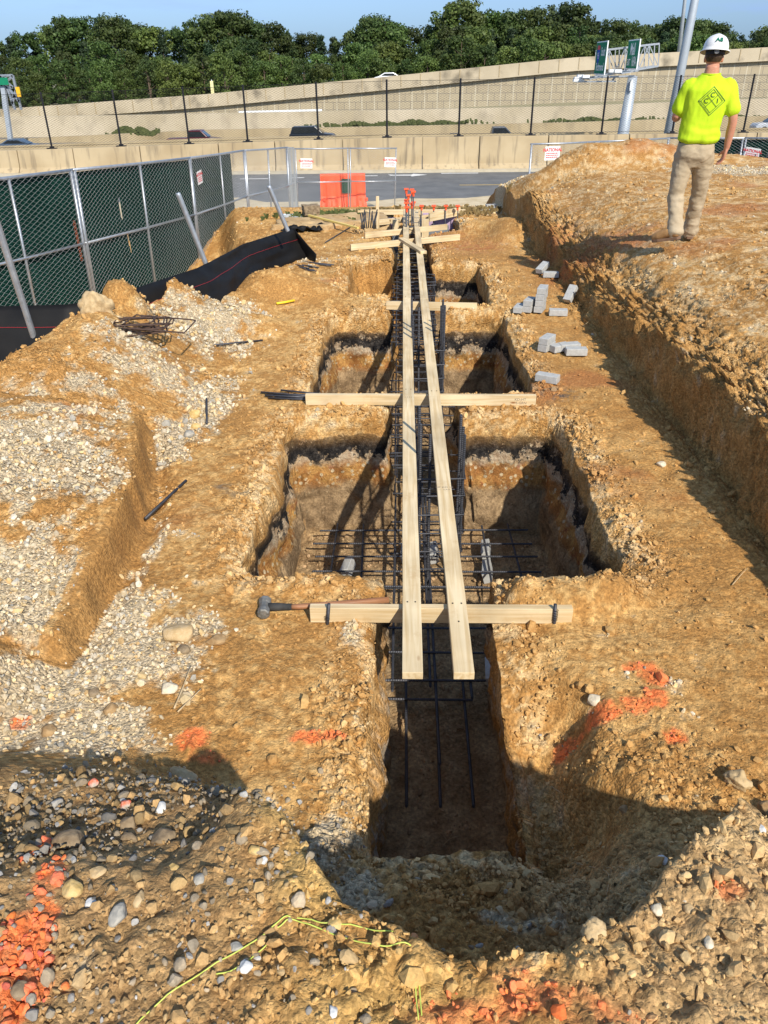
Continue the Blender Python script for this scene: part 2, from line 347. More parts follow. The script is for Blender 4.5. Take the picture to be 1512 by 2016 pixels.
# low frequency wander of every edge, then clods
fr = nearf
wx = (.075*perlin(gx*1.6, gy*1.6, gz*1.2, 3)+.05*perlin(gx*4.5, gy*4.5, gz*4.5, 4)*np.clip(wallm+rimk, 0, 1))*fr
wy = (.075*perlin(gx*1.6, gy*1.6, gz*1.2, 13)+.05*perlin(gx*4.5, gy*4.5, gz*4.5, 14)*np.clip(wallm+rimk, 0, 1))*fr
n1 = fbm(gx, gy, gz, 5.5, 2, 40); n2 = fbm(gx, gy, gz, 19, 2, 50); n3 = fbm(gx, gy, gz, 30, 1, 60)
bil = np.abs(n2)*1.4  # billowy lumps
dz = (.035*n1*(.35+rough)+.045*rough*(bil-.25)+.013*n3*(.3+rough))*fr*(1-wallm)
cg = (.05*n1+.050*np.abs(n2)+.016*n3)*np.clip(wallm*.8+bankw*1.7, 0, 1.7)*fr
gdy, gdx = np.gradient(gd.reshape(ny, nx), YS, XS); gl_ = np.maximum(np.hypot(gdx, gdy), .3); ux = (gdx/gl_).ravel(); uy = (gdy/gl_).ravel()
wl_ = (.085*fbm(gx, gy, gz, 3.1, 2, 41)+.075*(np.abs(n1)-.2)+.032*(np.abs(n2)-.18)+.009*n3)*np.clip(wallm*1.3, 0, 1)*fr*(gd > -.03)
wx += wl_*ux; wy += wl_*uy
bw_ = (.06*n1+.085*(np.abs(n2)-.12)+.035*n3+.06*np.abs(n1))*np.clip(bankw*1.5, 0, 1.4)*fr
wx -= bw_*.9; dz = dz+bw_*.5; wy += bw_*.3*perlin(gx*3, gy*3, gz*3, 9)*2
# ruts and wheel marks of the upper right level
dz += .018*fr*upr*perlin(gx*1.2+gy*.5, gy*7, 0, 66)
dfr = np.clip(-gz/1.05, 0, 1)*(gd > 0)
wx += dfr*(.17*sst(.15, .47, gx)*(gx < .62)*sst(.62, .50, gx)-.04*sst(.1, -.11, gx)*sst(-.3, -.14, gx))*sst(6.2, 5.8, gy)
PX, PY, PZ = gx+wx, gy+wy, gz+dz
def hill(x, y): return np.where(y > 120, np.clip((y-119)/2, 0, 1)*np.clip((134-y)/5, 0, 1)*(mse_top(x)-1.0+3.5)+1.5, 0)
PZ = PZ+hill(gx, gy).astype(np.float32)
# --------------------------- colours of the soil (surface colour only)
def blobs(x, y, L):
    o = np.zeros(x.shape, np.float32)
    for (px, py, z, rx, ry, w) in L:
        p = at(px, py, z=z); o = np.maximum(o, w*np.exp(-(((x-p.x)/rx)**2+((y-p.y)/ry)**2)**1.4))
    return o
GRAVEL = [(80, 1330, .15, .30, .28, 1), (230, 1260, .12, .35, .25, 1), (370, 1230, .1, .22, .2, .8), (120, 1400, .15, .4, .2, 1), (330, 1300, .1, .2, .18, .8), (290, 1090, .05, .06, .35, .7),
          (60, 1050, .5, .5, .55, 1), (40, 850, .5, .7, .6, 1), (170, 880, .5, .35, .5, .75), (120, 760, .45, .6, .6, .65), (290, 700, .35, .5, .45, .75), (30, 1180, .4, .25, .3, .6), (330, 850, .1, .16, .5, 1),
          (400, 800, .05, .28, .6, .95), (430, 760, .08, .25, .4, .7), (400, 620, .3, .5, .7, .9), (460, 605, .15, .35, .35, .9), (300, 860, .1, .12, .3, .8), (250, 1200, .1, .12, .3, .9),
          (600, 1620, .45, .10, .18, .9), (680, 1680, .3, .14, .12, .8), (630, 1580, .3, .10, .2, .8), (690, 1250, 0, .06, .10, 1), (1060, 1770, .25, .14, .06, 1), (1000, 1750, .25, .1, .05, .9), (1120, 1745, .25, .08, .05, .7),
          (960, 395, .1, .7, .9, .9), (600, 500, .15, .4, .6, .4), (1470, 340, .75, 1.5, .8, .8), (930, 400, .1, .6, .5, .7), (900, 425, .05, .35, .2, .9)]
PAINT = [(60, 1830, .76, .055, .07, 1), (85, 1740, .76, .035, .09, .7), (25, 1930, .76, .075, .08, 1), (75, 1660, .7, .03, .08, .4), (0, 1980, .76, .06, .06, .9), (372, 1415, .15, .06, .06, 1), (400, 1445, .15, .09, .04, .6), (610, 1425, .08, .08, .035, .8), (655, 1420, .08, .05, .03, .8),
         (1130, 1392, .03, .07, .045, .85), (1190, 1385, .03, .08, .05, .9), (1250, 1375, .03, .07, .05, .9), (1290, 1365, .03, .06, .06, .9), (1285, 1320, .03, .06, .07, .9), (1260, 1300, .03, .08, .035, .8), (1330, 1440, .03, .05, .05, .7), (1060, 1985, .76, .13, .05, .55), (900, 1995, .76, .10, .04, .5), (1170, 2000, .76, .1, .04, .55), (1000, 1930, .76, .10, .03, .3), (1440, 1740, .8, .05, .03, .35), (10, 1335, .3, .04, .04, .8)]
def soil_color(x, y, z, d, hb, wall):
    a = fbm(x, y, z, 1.3, 3, 101); b = fbm(x, y, z, 7, 3, 111); c = fbm(x, y, z, 26, 3, 121)
    tan = np.array([.60, .365, .135]); brown = np.array([.39, .200, .060]); yel = np.array([.56, .36, .12]); grey = np.array([.33, .27, .19]); red = np.array([.35, .125, .045]); blk = np.array([.035, .030, .026]); gc = np.array([.50, .41, .27]); pale = np.array([.62, .48, .28])
    def mix(A, B, t): t = np.clip(t, 0, 1)[:, None]; return A*(1-t)+B*t
    C = mix(np.tile(brown, (len(x), 1)), tan, .30+1.5*a+1.4*b+1.9*c)
    xb = 2.18-0.018*y
    up_ = sst(0, .5, x-xb)
    C = mix(C, brown*.95, up_*.30*sst(1.6, 2.4, y)); C = mix(C, brown*.88, np.clip(1-np.abs(x-xb-.06)/.22, 0, 1)*sst(1.8, 2.4, y)*.7)
    C = mix(C, pale, up_*np.clip(.10+1.5*b+1.6*c, 0, .5))
    bench = sst(.9, 1.4, x)*sst(xb+.05, xb-.3, x)*sst(14, 10, y)*sst(1.9, 2.4, y)
    C = mix(C, brown, bench*.40)
    # crumbly, paler rims
    rim = sst(-.30, -.02, d)*(1-wall)
    C = mix(C, pale, rim*np.clip(.1+1.6*b+1.5*c, 0, .55))
    # reds
    C = mix(C, red, sst(.20, .42, fbm(x+9, y, z, .9, 3, 131)+.12*up_*sst(5.5, 8, y)-.1)*.55)
    for (px, py, zz, r) in ((330, 745, .45, .14), (130, 765, .5, .16), (860, 440, .2, .5), (1130, 460, .6, .4), (1080, 480, .3, .4), (1230, 455, .7, .5), (930, 460, .2, .5)):
        p = at(px, py, z=zz); C = mix(C, red, .8*np.exp(-(((x-p.x)**2+(y-p.y)**2)/r**2)**1.3)*sst(-.15, .2, b+.1))
    # near level: greyer brown with pebbles on the left, tan on the right
    nl = sst(2.0, 1.5, y)
    C = mix(C, np.array([.33, .21, .100]), nl*sst(.0, -.6, x)*.75)
    C = mix(C, np.array([.50, .36, .19]), nl*sst(.2, .6, x)*.5)
    C = mix(C, yel, blobs(x, y, [(500, 1530, .6, .06, .12, 1), (560, 1640, .6, .06, .1, .9), (620, 1770, .7, .08, .08, .8), (760, 1960, .76, .2, .1, .6), (590, 1720, .7, .05, .08, .8)])*.9)
    g = blobs(x, y, GRAVEL)*(1-blobs(x, y, [(130, 765, .42, .13, .13, 1), (330, 745, .35, .10, .14, .9), (150, 1000, .4, .12, .3, .35)]))
    gm = sst(.34, .72, g+.8*b+.4*c+.4*a)*(1-.9*((x < -1.40) & (x > -2.15) & (y > 2.6) & (y < 5.1) & (np.abs(x+np.where(y > 4, 1.5+(y-4)*.28, 1.5)+.06) < .075)))
    C = mix(C, gc, gm*.85)
    # strata of the cut walls
    zz = z-hb*0+.05*fbm(x, y, x*0, 1.1, 2, 141)
    top = sst(-.23, -.17, zz)
    pitz = sst(3.1, 3.4, y)
    wn_ = b*.8+c*.5
    W = mix(np.tile(np.array([.40, .215, .070]), (len(x), 1)), tan*.9, .25+1.2*c+.8*b)
    W2 = mix(np.tile(np.array([.34, .19, .065]), (len(x), 1)), red*1.15, .15+2.4*b); W2 = mix(W2, yel, sst(.0, .25, a*.6+c)*.7); W2 = mix(W2, pale*.8, sst(.14, .30, c+.3*b)*.75)
    W3 = mix(np.tile(np.array([.22, .165, .105]), (len(x), 1)), np.array([.36, .28, .19]), .35+1.8*b+1.4*c)
    low = sst(-.58, -.70, zz+.10*a)
    band = sst(-.205, -.23, zz)*sst(-.40, -.33, zz+.05*b)*pitz
    bk = sst(-.03, .05, wn_+.22-.42*sst(-.27, -.38, zz)+.08*np.sin(x*9))
    W = mix(W, np.array([.40, .34, .26]), (1-pitz)*sst(-.05, .25, b+c)*.8*sst(-.1, -.4, z))
    far3 = sst(8.7, 9.2, y)*sst(.4, .2, x); W = mix(W, brown*1.1, far3*.8)
    C = mix(C, brown*.92, ((x < -1.38) & (x > -2.15) & (y > 2.6) & (y < 5.2) & (np.abs(x+np.where(y > 4, 1.5+(y-4)*.28, 1.5)+.035) < .06))*.85)
    C = mix(C, W, wall)
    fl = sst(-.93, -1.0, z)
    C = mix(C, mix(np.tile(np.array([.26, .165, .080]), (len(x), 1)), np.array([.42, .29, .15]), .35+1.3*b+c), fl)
    # asphalt chips on the bench
    C = mix(C, np.array([.11, .09, .075]), blobs(x, y, [(1100, 775, 0, .15, .16, .9), (440, 965, 0, .06, .05, .8), (455, 980, 0, .1, .05, .5)])*sst(-.05, .1, b+c))
    # far side: sandy verge
    C = mix(C, np.array([.52, .42, .27]), sst(18, 22, y))
    C = mix(C, np.array([.24, .22, .14]), sst(40, 44, y))
    gravelly = gm*(1-wall)
    p = blobs(x, y, PAINT)*(1-sst(.03, .06, d))
    pm = sst(.12, .62, p+.50*c+.35*b)*sst(.04, .30, p)
    C = mix(C, np.array([.82, .20, .060]), pm*(.55+.40*sst(-.15, .2, c+.5*b))*(1-.35*sst(1.3, 1.1, y)*sst(-.3, -.1, x)))
    return np.clip(C, .015, .9), gravelly, pm
gwall = np.clip(sst(0, .02, gd)*sst(-1.03, -.97, PZ), 0, 1)
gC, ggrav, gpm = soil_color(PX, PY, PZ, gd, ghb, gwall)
crumb = np.clip(.05+rough*.7+ggrav*.6, 0, 1.1)*nearf
idx = np.arange(nx*ny, dtype=np.int32).reshape(ny, nx)
quads = np.stack([idx[:-1, :-1], idx[:-1, 1:], idx[1:, 1:], idx[1:, :-1]], -1).reshape(-1, 4)
GV = np.stack([PX, PY, PZ], 1)
M_SOIL = attr_mat('soil', var=.46, nscale=55, bump=1.0, bdist=.010, pebble=True)
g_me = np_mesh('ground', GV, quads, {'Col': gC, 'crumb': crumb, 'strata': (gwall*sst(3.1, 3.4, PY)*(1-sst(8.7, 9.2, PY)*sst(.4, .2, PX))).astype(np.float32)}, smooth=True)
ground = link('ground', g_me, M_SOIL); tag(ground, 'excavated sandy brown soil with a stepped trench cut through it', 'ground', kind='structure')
print('ground verts', len(GV), nx, ny)
# surface lookup on the displaced sheet
PZg = PZ.reshape(ny, nx)
def gh(x, y):
    x = np.atleast_1d(np.asarray(x, np.float64)); y = np.atleast_1d(np.asarray(y, np.float64))
    i = np.clip(np.searchsorted(XS, x)-1, 0, nx-2); j = np.clip(np.searchsorted(YS, y)-1, 0, ny-2)
    u = np.clip((x-XS[i])/(XS[i+1]-XS[i]), 0, 1); v = np.clip((y-YS[j])/(YS[j+1]-YS[j]), 0, 1)
    return PZg[j, i]*(1-u)*(1-v)+PZg[j, i+1]*u*(1-v)+PZg[j+1, i]*(1-u)*v+PZg[j+1, i+1]*u*v
def ghs(x, y): return float(gh(x, y)[0])
# ------------------------------------------------------------------ loose stones and clods
def hit(px, py):
    d = ray(px, py); t = 0.8; 
    while t < 60:
        p = CAMP+d*t
        if p[2] < ghs(p[0], p[1]): break
        t += .02 if t < 10 else .08
    return Vector(p)
def ico(sub, seed, amp):
    bm = bmesh.new(); bmesh.ops.create_icosphere(bm, subdivisions=sub, radius=1.0)
    r = random.Random(seed); dirs = [Vector((r.gauss(0, 1), r.gauss(0, 1), r.gauss(0, 1))).normalized() for _ in range(9)]; cuts = [r.uniform(.50, .86) for _ in range(9)]
    for v in bm.verts:
        p = v.co.copy()
        for d, c in zip(dirs, cuts):      # chip planar facets off the ball
            k = p.dot(d)
            if k > c: p -= d*(k-c)
        v.co = p*(1+r.uniform(-amp, amp))
    V = np.array([v.co[:] for v in bm.verts], np.float32); Fc = np.array([[v.index for v in f.verts] for f in bm.faces], np.int32); bm.free(); return V, Fc
PROTO1 = [ico(1, 100+i, .16) for i in range(14)]; PROTO2 = [ico(2, 200+i, .05) for i in range(14)]
def scatter(name, x, y, r, col, protos, mat, label, cat, sink=.25, flat=.72, smooth=False):
    n = len(x); z = gh(x, y); V = []; Fs = []; C = []; base = 0
    which = rng.integers(0, len(protos), n)
    for k, (pv, pf) in enumerate(protos):
        I = np.where(which == k)[0]
        if len(I) == 0: continue
        m = len(I); q = rng.normal(size=(m, 4)); q /= np.linalg.norm(q, axis=1)[:, None]; a, b, c, d = q.T
        Rm = np.stack([1-2*(c*c+d*d), 2*(b*c-a*d), 2*(b*d+a*c), 2*(b*c+a*d), 1-2*(b*b+d*d), 2*(c*d-a*b), 2*(b*d-a*c), 2*(c*d+a*b), 1-2*(b*b+c*c)], 1).reshape(m, 3, 3)
        s = np.stack([rng.uniform(.8, 1.35, m), rng.uniform(.7, 1.05, m), rng.uniform(.5, .9, m)], 1)
        P = np.einsum('mij,mvj->mvi', Rm, pv[None]*s[:, None, :])*r[I][:, None, None]
        P[:, :, 2] *= flat+.28
        P += np.stack([x[I], y[I], z[I]+r[I]*(.55-sink)], 1)[:, None, :]
        V.append(P.reshape(-1, 3)); Fs.append((pf[None]+(np.arange(m)*len(pv))[:, None, None]+base).reshape(-1, 3)); base += m*len(pv)
        C.append(np.repeat(col[I], len(pv), axis=0))
    me = np_mesh(name, np.concatenate(V), np.concatenate(Fs), {'Col': np.concatenate(C)}, smooth=smooth)
    o = link(name, me, mat); tag(o, label, cat, kind='stuff'); return o
# cell sampling weights
cxm = (GX[:-1, :-1]+GX[1:, 1:])*.5; cym = (GY[:-1, :-1]+GY[1:, 1:])*.5
area = ((GX[1:, 1:]-GX[:-1, :-1])*(GY[1:, 1:]-GY[:-1, :-1]))
def cells(a): return a.reshape(ny, nx)[:-1, :-1]
q = np.stack([cxm, cym, cells(PZ)], -1)-CAMP; dep = q@CF; pxx = 756+FPX*(q@CR)/np.maximum(dep, .1); pyy = 1008-FPX*(q@CU)/np.maximum(dep, .1)
vis = (dep > .3) & (pxx > -90) & (pxx < 1600) & (pyy > 150) & (pyy < 2110) & (cym < 22)
okd = (cells(gd) < -.006)
slope = np.abs(np.diff(PZg, axis=0)[:, :-1])/(GY[1:, :-1]-GY[:-1, :-1])+np.abs(np.diff(PZg, axis=1)[:-1, :])/(GX[:-1, 1:]-GX[:-1, :-1])
okd &= slope < 3.0
def sample(dens):
    w = (area*dens*vis*okd).ravel(); N = int(w.sum()); cs = np.cumsum(w)
    k = np.searchsorted(cs, rng.uniform(0, cs[-1], N)); k = np.clip(k, 0, len(w)-1); j, i = np.divmod(k, nx-1)
    u = rng.uniform(size=N); v = rng.uniform(size=N)
    return XS[i]*(1-u)+XS[i+1]*u, YS[j]*(1-v)+YS[j+1]*v, j*nx+i
Yd = np.maximum(cym, 1.0); distf = np.clip(3.2/Yd, 0, 1)
G_ = cells(ggrav); R_ = cells(rough); P_ = cells(gpm)
pal = np.array([[.56, .46, .30], [.48, .39, .26], [.62, .54, .40], [.38, .35, .29], [.58, .42, .21], [.50, .33, .15], [.62, .48, .27]])
M_STONE = attr_mat('crushed_stone', var=.22, nscale=90, bump=.4, bdist=.004)
M_CLOD = attr_mat('soil_clod', var=.28, nscale=120, bump=.6, bdist=.004)
x, y, k = sample(G_*2500*distf**1.15*(cym > 1.9))
r = np.exp(rng.normal(math.log(.0088), .38, len(x)))*np.clip(y/3.2, 1, 2.2)**.55
c = pal[rng.choice(7, len(x), p=[.24, .18, .2, .10, .12, .08, .08])]*rng.uniform(.75, 1.2, (len(x), 1))
nearp = (y < 4.2)
scatter('gravel', x, y, r, c, PROTO1, M_STONE, 'pale crushed gravel spilled over the left bank and along the cut', 'gravel'); print('gravel', len(x))
# foreground mixed pebbles
nlc = sst(2.15, 1.7, cym)*(.55+.6*sst(-.1, .3, fbm(cxm.ravel().astype(np.float32), cym.ravel().astype(np.float32), cxm.ravel()*0+.3, 2.2, 2, 301).reshape(cxm.shape)))
dl = nlc*(2600*sst(.05, -.4, cxm)+480)*(1-.75*np.clip(sst(-.1, .1, cxm)*sst(1.25, .95, cym), 0, 1)*sst(.55, .3, cxm))
x, y, k = sample(dl)
r = np.exp(rng.normal(math.log(.0050), .58, len(x))); r = np.clip(r, .0018, .022)
pal2 = np.array([[.32, .26, .18], [.38, .30, .20], [.27, .25, .22], [.42, .29, .14], [.48, .32, .14], [.45, .43, .39], [.36, .23, .10]])
c = pal2[rng.choice(7, len(x), p=[.20, .18, .12, .18, .12, .10, .10])]*rng.uniform(.7, 1.25, (len(x), 1))
rt = x > .4; dk = (y > 1.0)&(y < 1.75)&(x < -.35); c[dk] *= .72; c[rt] = (np.array([.50, .35, .17])*rng.uniform(.75, 1.25, (rt.sum(), 1)))  # near-left pebbles are dark brown; colour also lowered to stand in for shade
pm = gpm[k] > .35; 
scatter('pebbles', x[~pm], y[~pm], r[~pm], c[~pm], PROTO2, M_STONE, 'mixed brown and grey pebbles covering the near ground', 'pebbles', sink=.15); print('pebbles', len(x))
x2, y2, k2 = sample(np.clip(P_*2.2, 0, 1)*5200*(cym < 1.9)*(cxm < -.3)+np.clip(P_*1.2, 0, 1)*600*(cym >= 1.9)*(cym < 6)*(cxm < 2)+np.clip(P_, 0, 1)*150*(cym < 1.9)*(cxm > -.3))
r2 = np.clip(np.exp(rng.normal(math.log(.0070), .42, len(x2))), .003, .018); r2[y2 > 1.9] *= .7
c2 = np.array([.84, .19, .050])*rng.uniform(.55, 1.05, (len(x2), 1))+rng.uniform(0, .06, (len(x2), 3))
odd = rng.uniform(size=len(x2)) < .10; c2[odd] = np.array([.30, .26, .20])
scatter('painted_pebbles', x2, y2, r2, c2, PROTO2, M_STONE, 'pebbles sprayed with bright orange marking paint', 'pebbles', sink=.1); print('painted', len(x2))
# clods of soil
cl = (.09+1.15*np.clip(R_-.35, 0, 1))*(1-.8*G_)*3300*(1-.45*cells(upr))*np.clip(3/Yd, 0, 1)**1.35
cl = cl+4200*cells((rimk*(1-inhole)).astype(np.float32))*np.clip(3/Yd, 0, 1)**1.3*(cells(gd) > -.25)
x, y, k = sample(cl*(cym > 1.0)+(cl*.8+1500)*(cym <= 1.0)+1200*(cym > 1)*(cym < 1.6)*(cxm > .4)+1100*cells(slump))
r = np.exp(rng.normal(math.log(.0048), .62, len(x)))*np.clip(y/3.0, 1, 3)**.42; r = np.clip(r, .0018, .034)
c = gC[k]*rng.uniform(.85, 1.22, (len(x), 1)); c = c*.8+.2*np.array([.60, .42, .19]); c[gpm[k] > .6] = np.array([.75, .22, .08])
scatter('soil_clods', x, y, r, c, PROTO1, M_CLOD, 'crumbled clods of dry tan soil along the trench rims and bank', 'soil', sink=.2, smooth=False); print('clods', len(x))
# rubble on the trench floor
w_ok = okd.copy(); okd = (cells(gd) > .09) & vis
x, y, k = sample(np.full(cxm.shape, 420.0)*(cym < 12)*(vis))
okd = w_ok
r = np.exp(rng.normal(math.log(.008), .5, len(x))); c = np.array([.33, .22, .12])*rng.uniform(.7, 1.5, (len(x), 1))
scatter('trench_rubble', x, y, r, c, PROTO1, M_CLOD, 'loose brown rubble and stones on the shaded trench floor', 'rubble')
# bigger single rocks and clods: pixel of the photo, radius in pixels, colour, squash, label
ROCKS = [
 (355, 1245, 30, 'tan', (1.3, .8, .7), 'long flat tan boulder at the edge of the pale gravel'), (427, 1262, 19, 'brown', (1.2, .8, .6), 'square brown slab of stone right of the long tan boulder'),
 (363, 1278, 14, 'dark', (1, .9, .8), 'round dark brown rock below the long tan boulder'), (140, 1655, 27, 'dark', (1.3, .9, .8), 'largest dark brown cobble lying among the shaded pebbles'),
 (254, 1620, 19, 'dark', (1, .9, .9), 'rounded brown cobble above the shaded dip'), (322, 1648, 23, 'dark', (1.1, 1, .8), 'rough dark lump of rock beside the shaded dip'),
 (256, 1650, 16, 'dark', (1.2, .8, .7), 'small dark stone below the rounded brown cobble'), (362, 1522, 24, 'tan', (1.3, .8, .6), 'smooth flat tan cobble on top of the pebble ridge'),
 (334, 1358, 18, 'pale', (1, .9, .6), 'pale angular stone beside the two dry sticks'), (186, 1368, 13, 'dark', (1, 1, .8), 'brown stone on the grey gravel'),
 (219, 1400, 15, 'brown', (1, 1, .8), 'round brown clod on the grey gravel'), (98, 1441, 16, 'brown', (1, 1, .8), 'yellowish brown clod at the lower edge of the gravel'),
 (143, 1748, 21, 'yellow', (1.1, .9, .8), 'round pale yellow cobble near the orange paint'), (236, 1806, 22, 'grey', (.8, 1.1, .8), 'tall grey stone with a pointed top'),
 (183, 1786, 12, 'white', (1, 1, .8), 'small pale blue grey stone near the yellow cobble'), (347, 1713, 17, 'yellow', (1.5, .6, .6), 'long yellow stone with square ends'),
 (193, 1720, 16, 'tan', (1.2, .8, .7), 'blocky tan stone above the round yellow cobble'), (274, 1768, 15, 'tan', (.8, 1.2, .7), 'slanted tan stone among grey pebbles'),
 (503, 1683, 12, 'yellow', (1, 1, .8), 'small round orange yellow stone on the sandy ridge'), (520, 1694, 9, 'white', (1, 1, .8), 'small white stone beside the orange yellow one'),
 (656, 1994, 12, 'white', (.8, 1.2, .7), 'white oval pebble on bare sand near the string'), (488, 1911, 15, 'white', (1, 1, .8), 'light grey stone between the two strands of string'),
 (465, 1863, 12, 'grey', (1.2, .8, .7), 'flat grey stone under the long strand of string'), (45, 1954, 19, 'dark', (1.1, .9, .8), 'unpainted dark stone at the edge of the orange pebbles'),
 (660, 1828, 14, 'yellow', (1, 1, .8), 'sandy yellow stone carrying the string'), (814, 1850, 11, 'orange', (1, 1, .9), 'orange tinted stone the string is looped over'),
 (395, 1737, 13, 'grey', (1, 1, .8), 'grey stone in the middle of the pebble field'), (318, 1595, 13, 'white', (.9, 1.2, .8), 'light spotted stone standing on the pebble ridge'),
 (185, 1542, 10, 'red', (1, 1, .8), 'pale stone with an orange painted side'), (248, 1583, 12, 'red', (1.2, .8, .8), 'stone splashed with orange paint in the shade'),
 (192, 604, 30, 'clod', (1.1, .9, 1.1), 'big pale clod perched on the crest of the left berm'), (385, 819, 12, 'yellow', (1.1, .9, .9), 'round yellow stone on the gravel beside the short bar'),
 (386, 841, 9, 'yellow', (1.1, .9, .8), 'smaller yellow stone below the round one'), (372, 856, 12, 'grey', (1, 1, .7), 'grey stone below the two yellow stones'),
 (1300, 1694, 14, 'white', (1, 1, .8), 'white stone at the lip of the near right mound'), (1293, 1792, 14, 'pale', (1, 1, .8), 'pale stone low on the edge of the near right mound'),
 (1496, 1634, 12, 'white', (1, 1, .8), 'white stone at the right edge below the big clod'), (1452, 1536, 24, 'clod', (1.1, .9, .9), 'large tan clod on top of the near right mound'),
 (1353, 1792, 11, 'tan', (1, 1, .8), 'tan pebble on the near right mound'), (1167, 1837, 24, 'clod', (1, 1, .9), 'rough clod lying in the shaded hollow'),
 (1506, 1592, 17, 'brown', (1, 1, .9), 'round brown stone at the right edge of the picture'), (1169, 1376, 15, 'pale', (1.3, .9, .7), 'pale stone on the orange painted stripe'),
 (1003, 1747, 9, 'tan', (.8, 1, 1), 'squarish tan stone beside the grey gravel of the hollow'), (1345, 1780, 9, 'pale', (1, 1, .8), 'small pale pebble on the near right mound'),
 (1228, 1598, 11, 'brown', (1.1, .9, .8), 'brown stone in the shade right of the trench mouth'), (1395, 1855, 12, 'pale', (.8, 1.2, .7), 'upright pale stone on the near right ground'),
 (1302, 914, 9, 'pale', (1.3, .9, .7), 'pale stone on the shadow line of the right bench'), (462, 412, 1, 'tan', (1, 1, 1), '')]
RC = {'tan': ((.42, .29, .14), (.52, .38, .21)), 'brown': ((.28, .17, .075), (.38, .25, .12)), 'dark': ((.17, .12, .07), (.27, .20, .12)), 'pale': ((.50, .42, .29), (.62, .54, .40)), 'yellow': ((.50, .33, .11), (.60, .43, .19)),
      'grey': ((.24, .23, .20), (.38, .35, .29)), 'white': ((.50, .50, .48), (.64, .62, .57)), 'orange': ((.55, .22, .08), (.6, .3, .14)), 'red': ((.75, .12, .03), (.45, .40, .33)), 'clod': ((.40, .28, .14), (.53, .39, .21))}
RM = {k: noise_mat('rock_'+k, a, b, 26, bump=.5, bdist=.006, bscale=90, contrast=(.4, .6)) for k, (a, b) in RC.items()}
for i, (px, py, rp, kc, sq, lab) in enumerate(ROCKS[:-1]):
    p = hit(px, py+rp*.3); depth = (np.array(p)-CAMP)@CF; rad = rp*depth/FPX
    bm = bmesh.new(); bmesh.ops.create_icosphere(bm, subdivisions=4, radius=1.0); rr = random.Random(i*7+3)
    dirs = [Vector((rr.gauss(0, 1), rr.gauss(0, 1), rr.gauss(0, 1))).normalized() for _ in range(12)]; cuts = [rr.uniform(.60, .92) for _ in range(12)]
    co = []
    for v in bm.verts:
        q_ = v.co.copy()
        for d, cc in zip(dirs, cuts):
            kk = q_.dot(d)
            if kk > cc: q_ -= d*(kk-cc)*.85
        co.append(q_)
    A = np.array([c_[:] for c_ in co], np.float32); am = .16 if kc == 'clod' else .05
    nn = fbm(A[:, 0]+i, A[:, 1], A[:, 2], 2.2 if kc == 'clod' else 1.6, 4, i); A *= (1+am*2.2*nn)[:, None]; A *= np.array(sq)*rad
    for v, a_ in zip(bm.verts, A): v.co = a_
    me = bpy.data.meshes.new('rock'); bm.to_mesh(me); bm.free()
    o = link('soil_clod' if kc == 'clod' else 'rock', me, RM[kc], smooth=True); o.location = (p.x, p.y, ghs(p.x, p.y)+rad*sq[2]*.35); o.rotation_euler = (0, 0, rr.uniform(-.5, .5))
    tag(o, lab, 'clod' if kc == 'clod' else 'rock', 'single stones and clods on the soil')
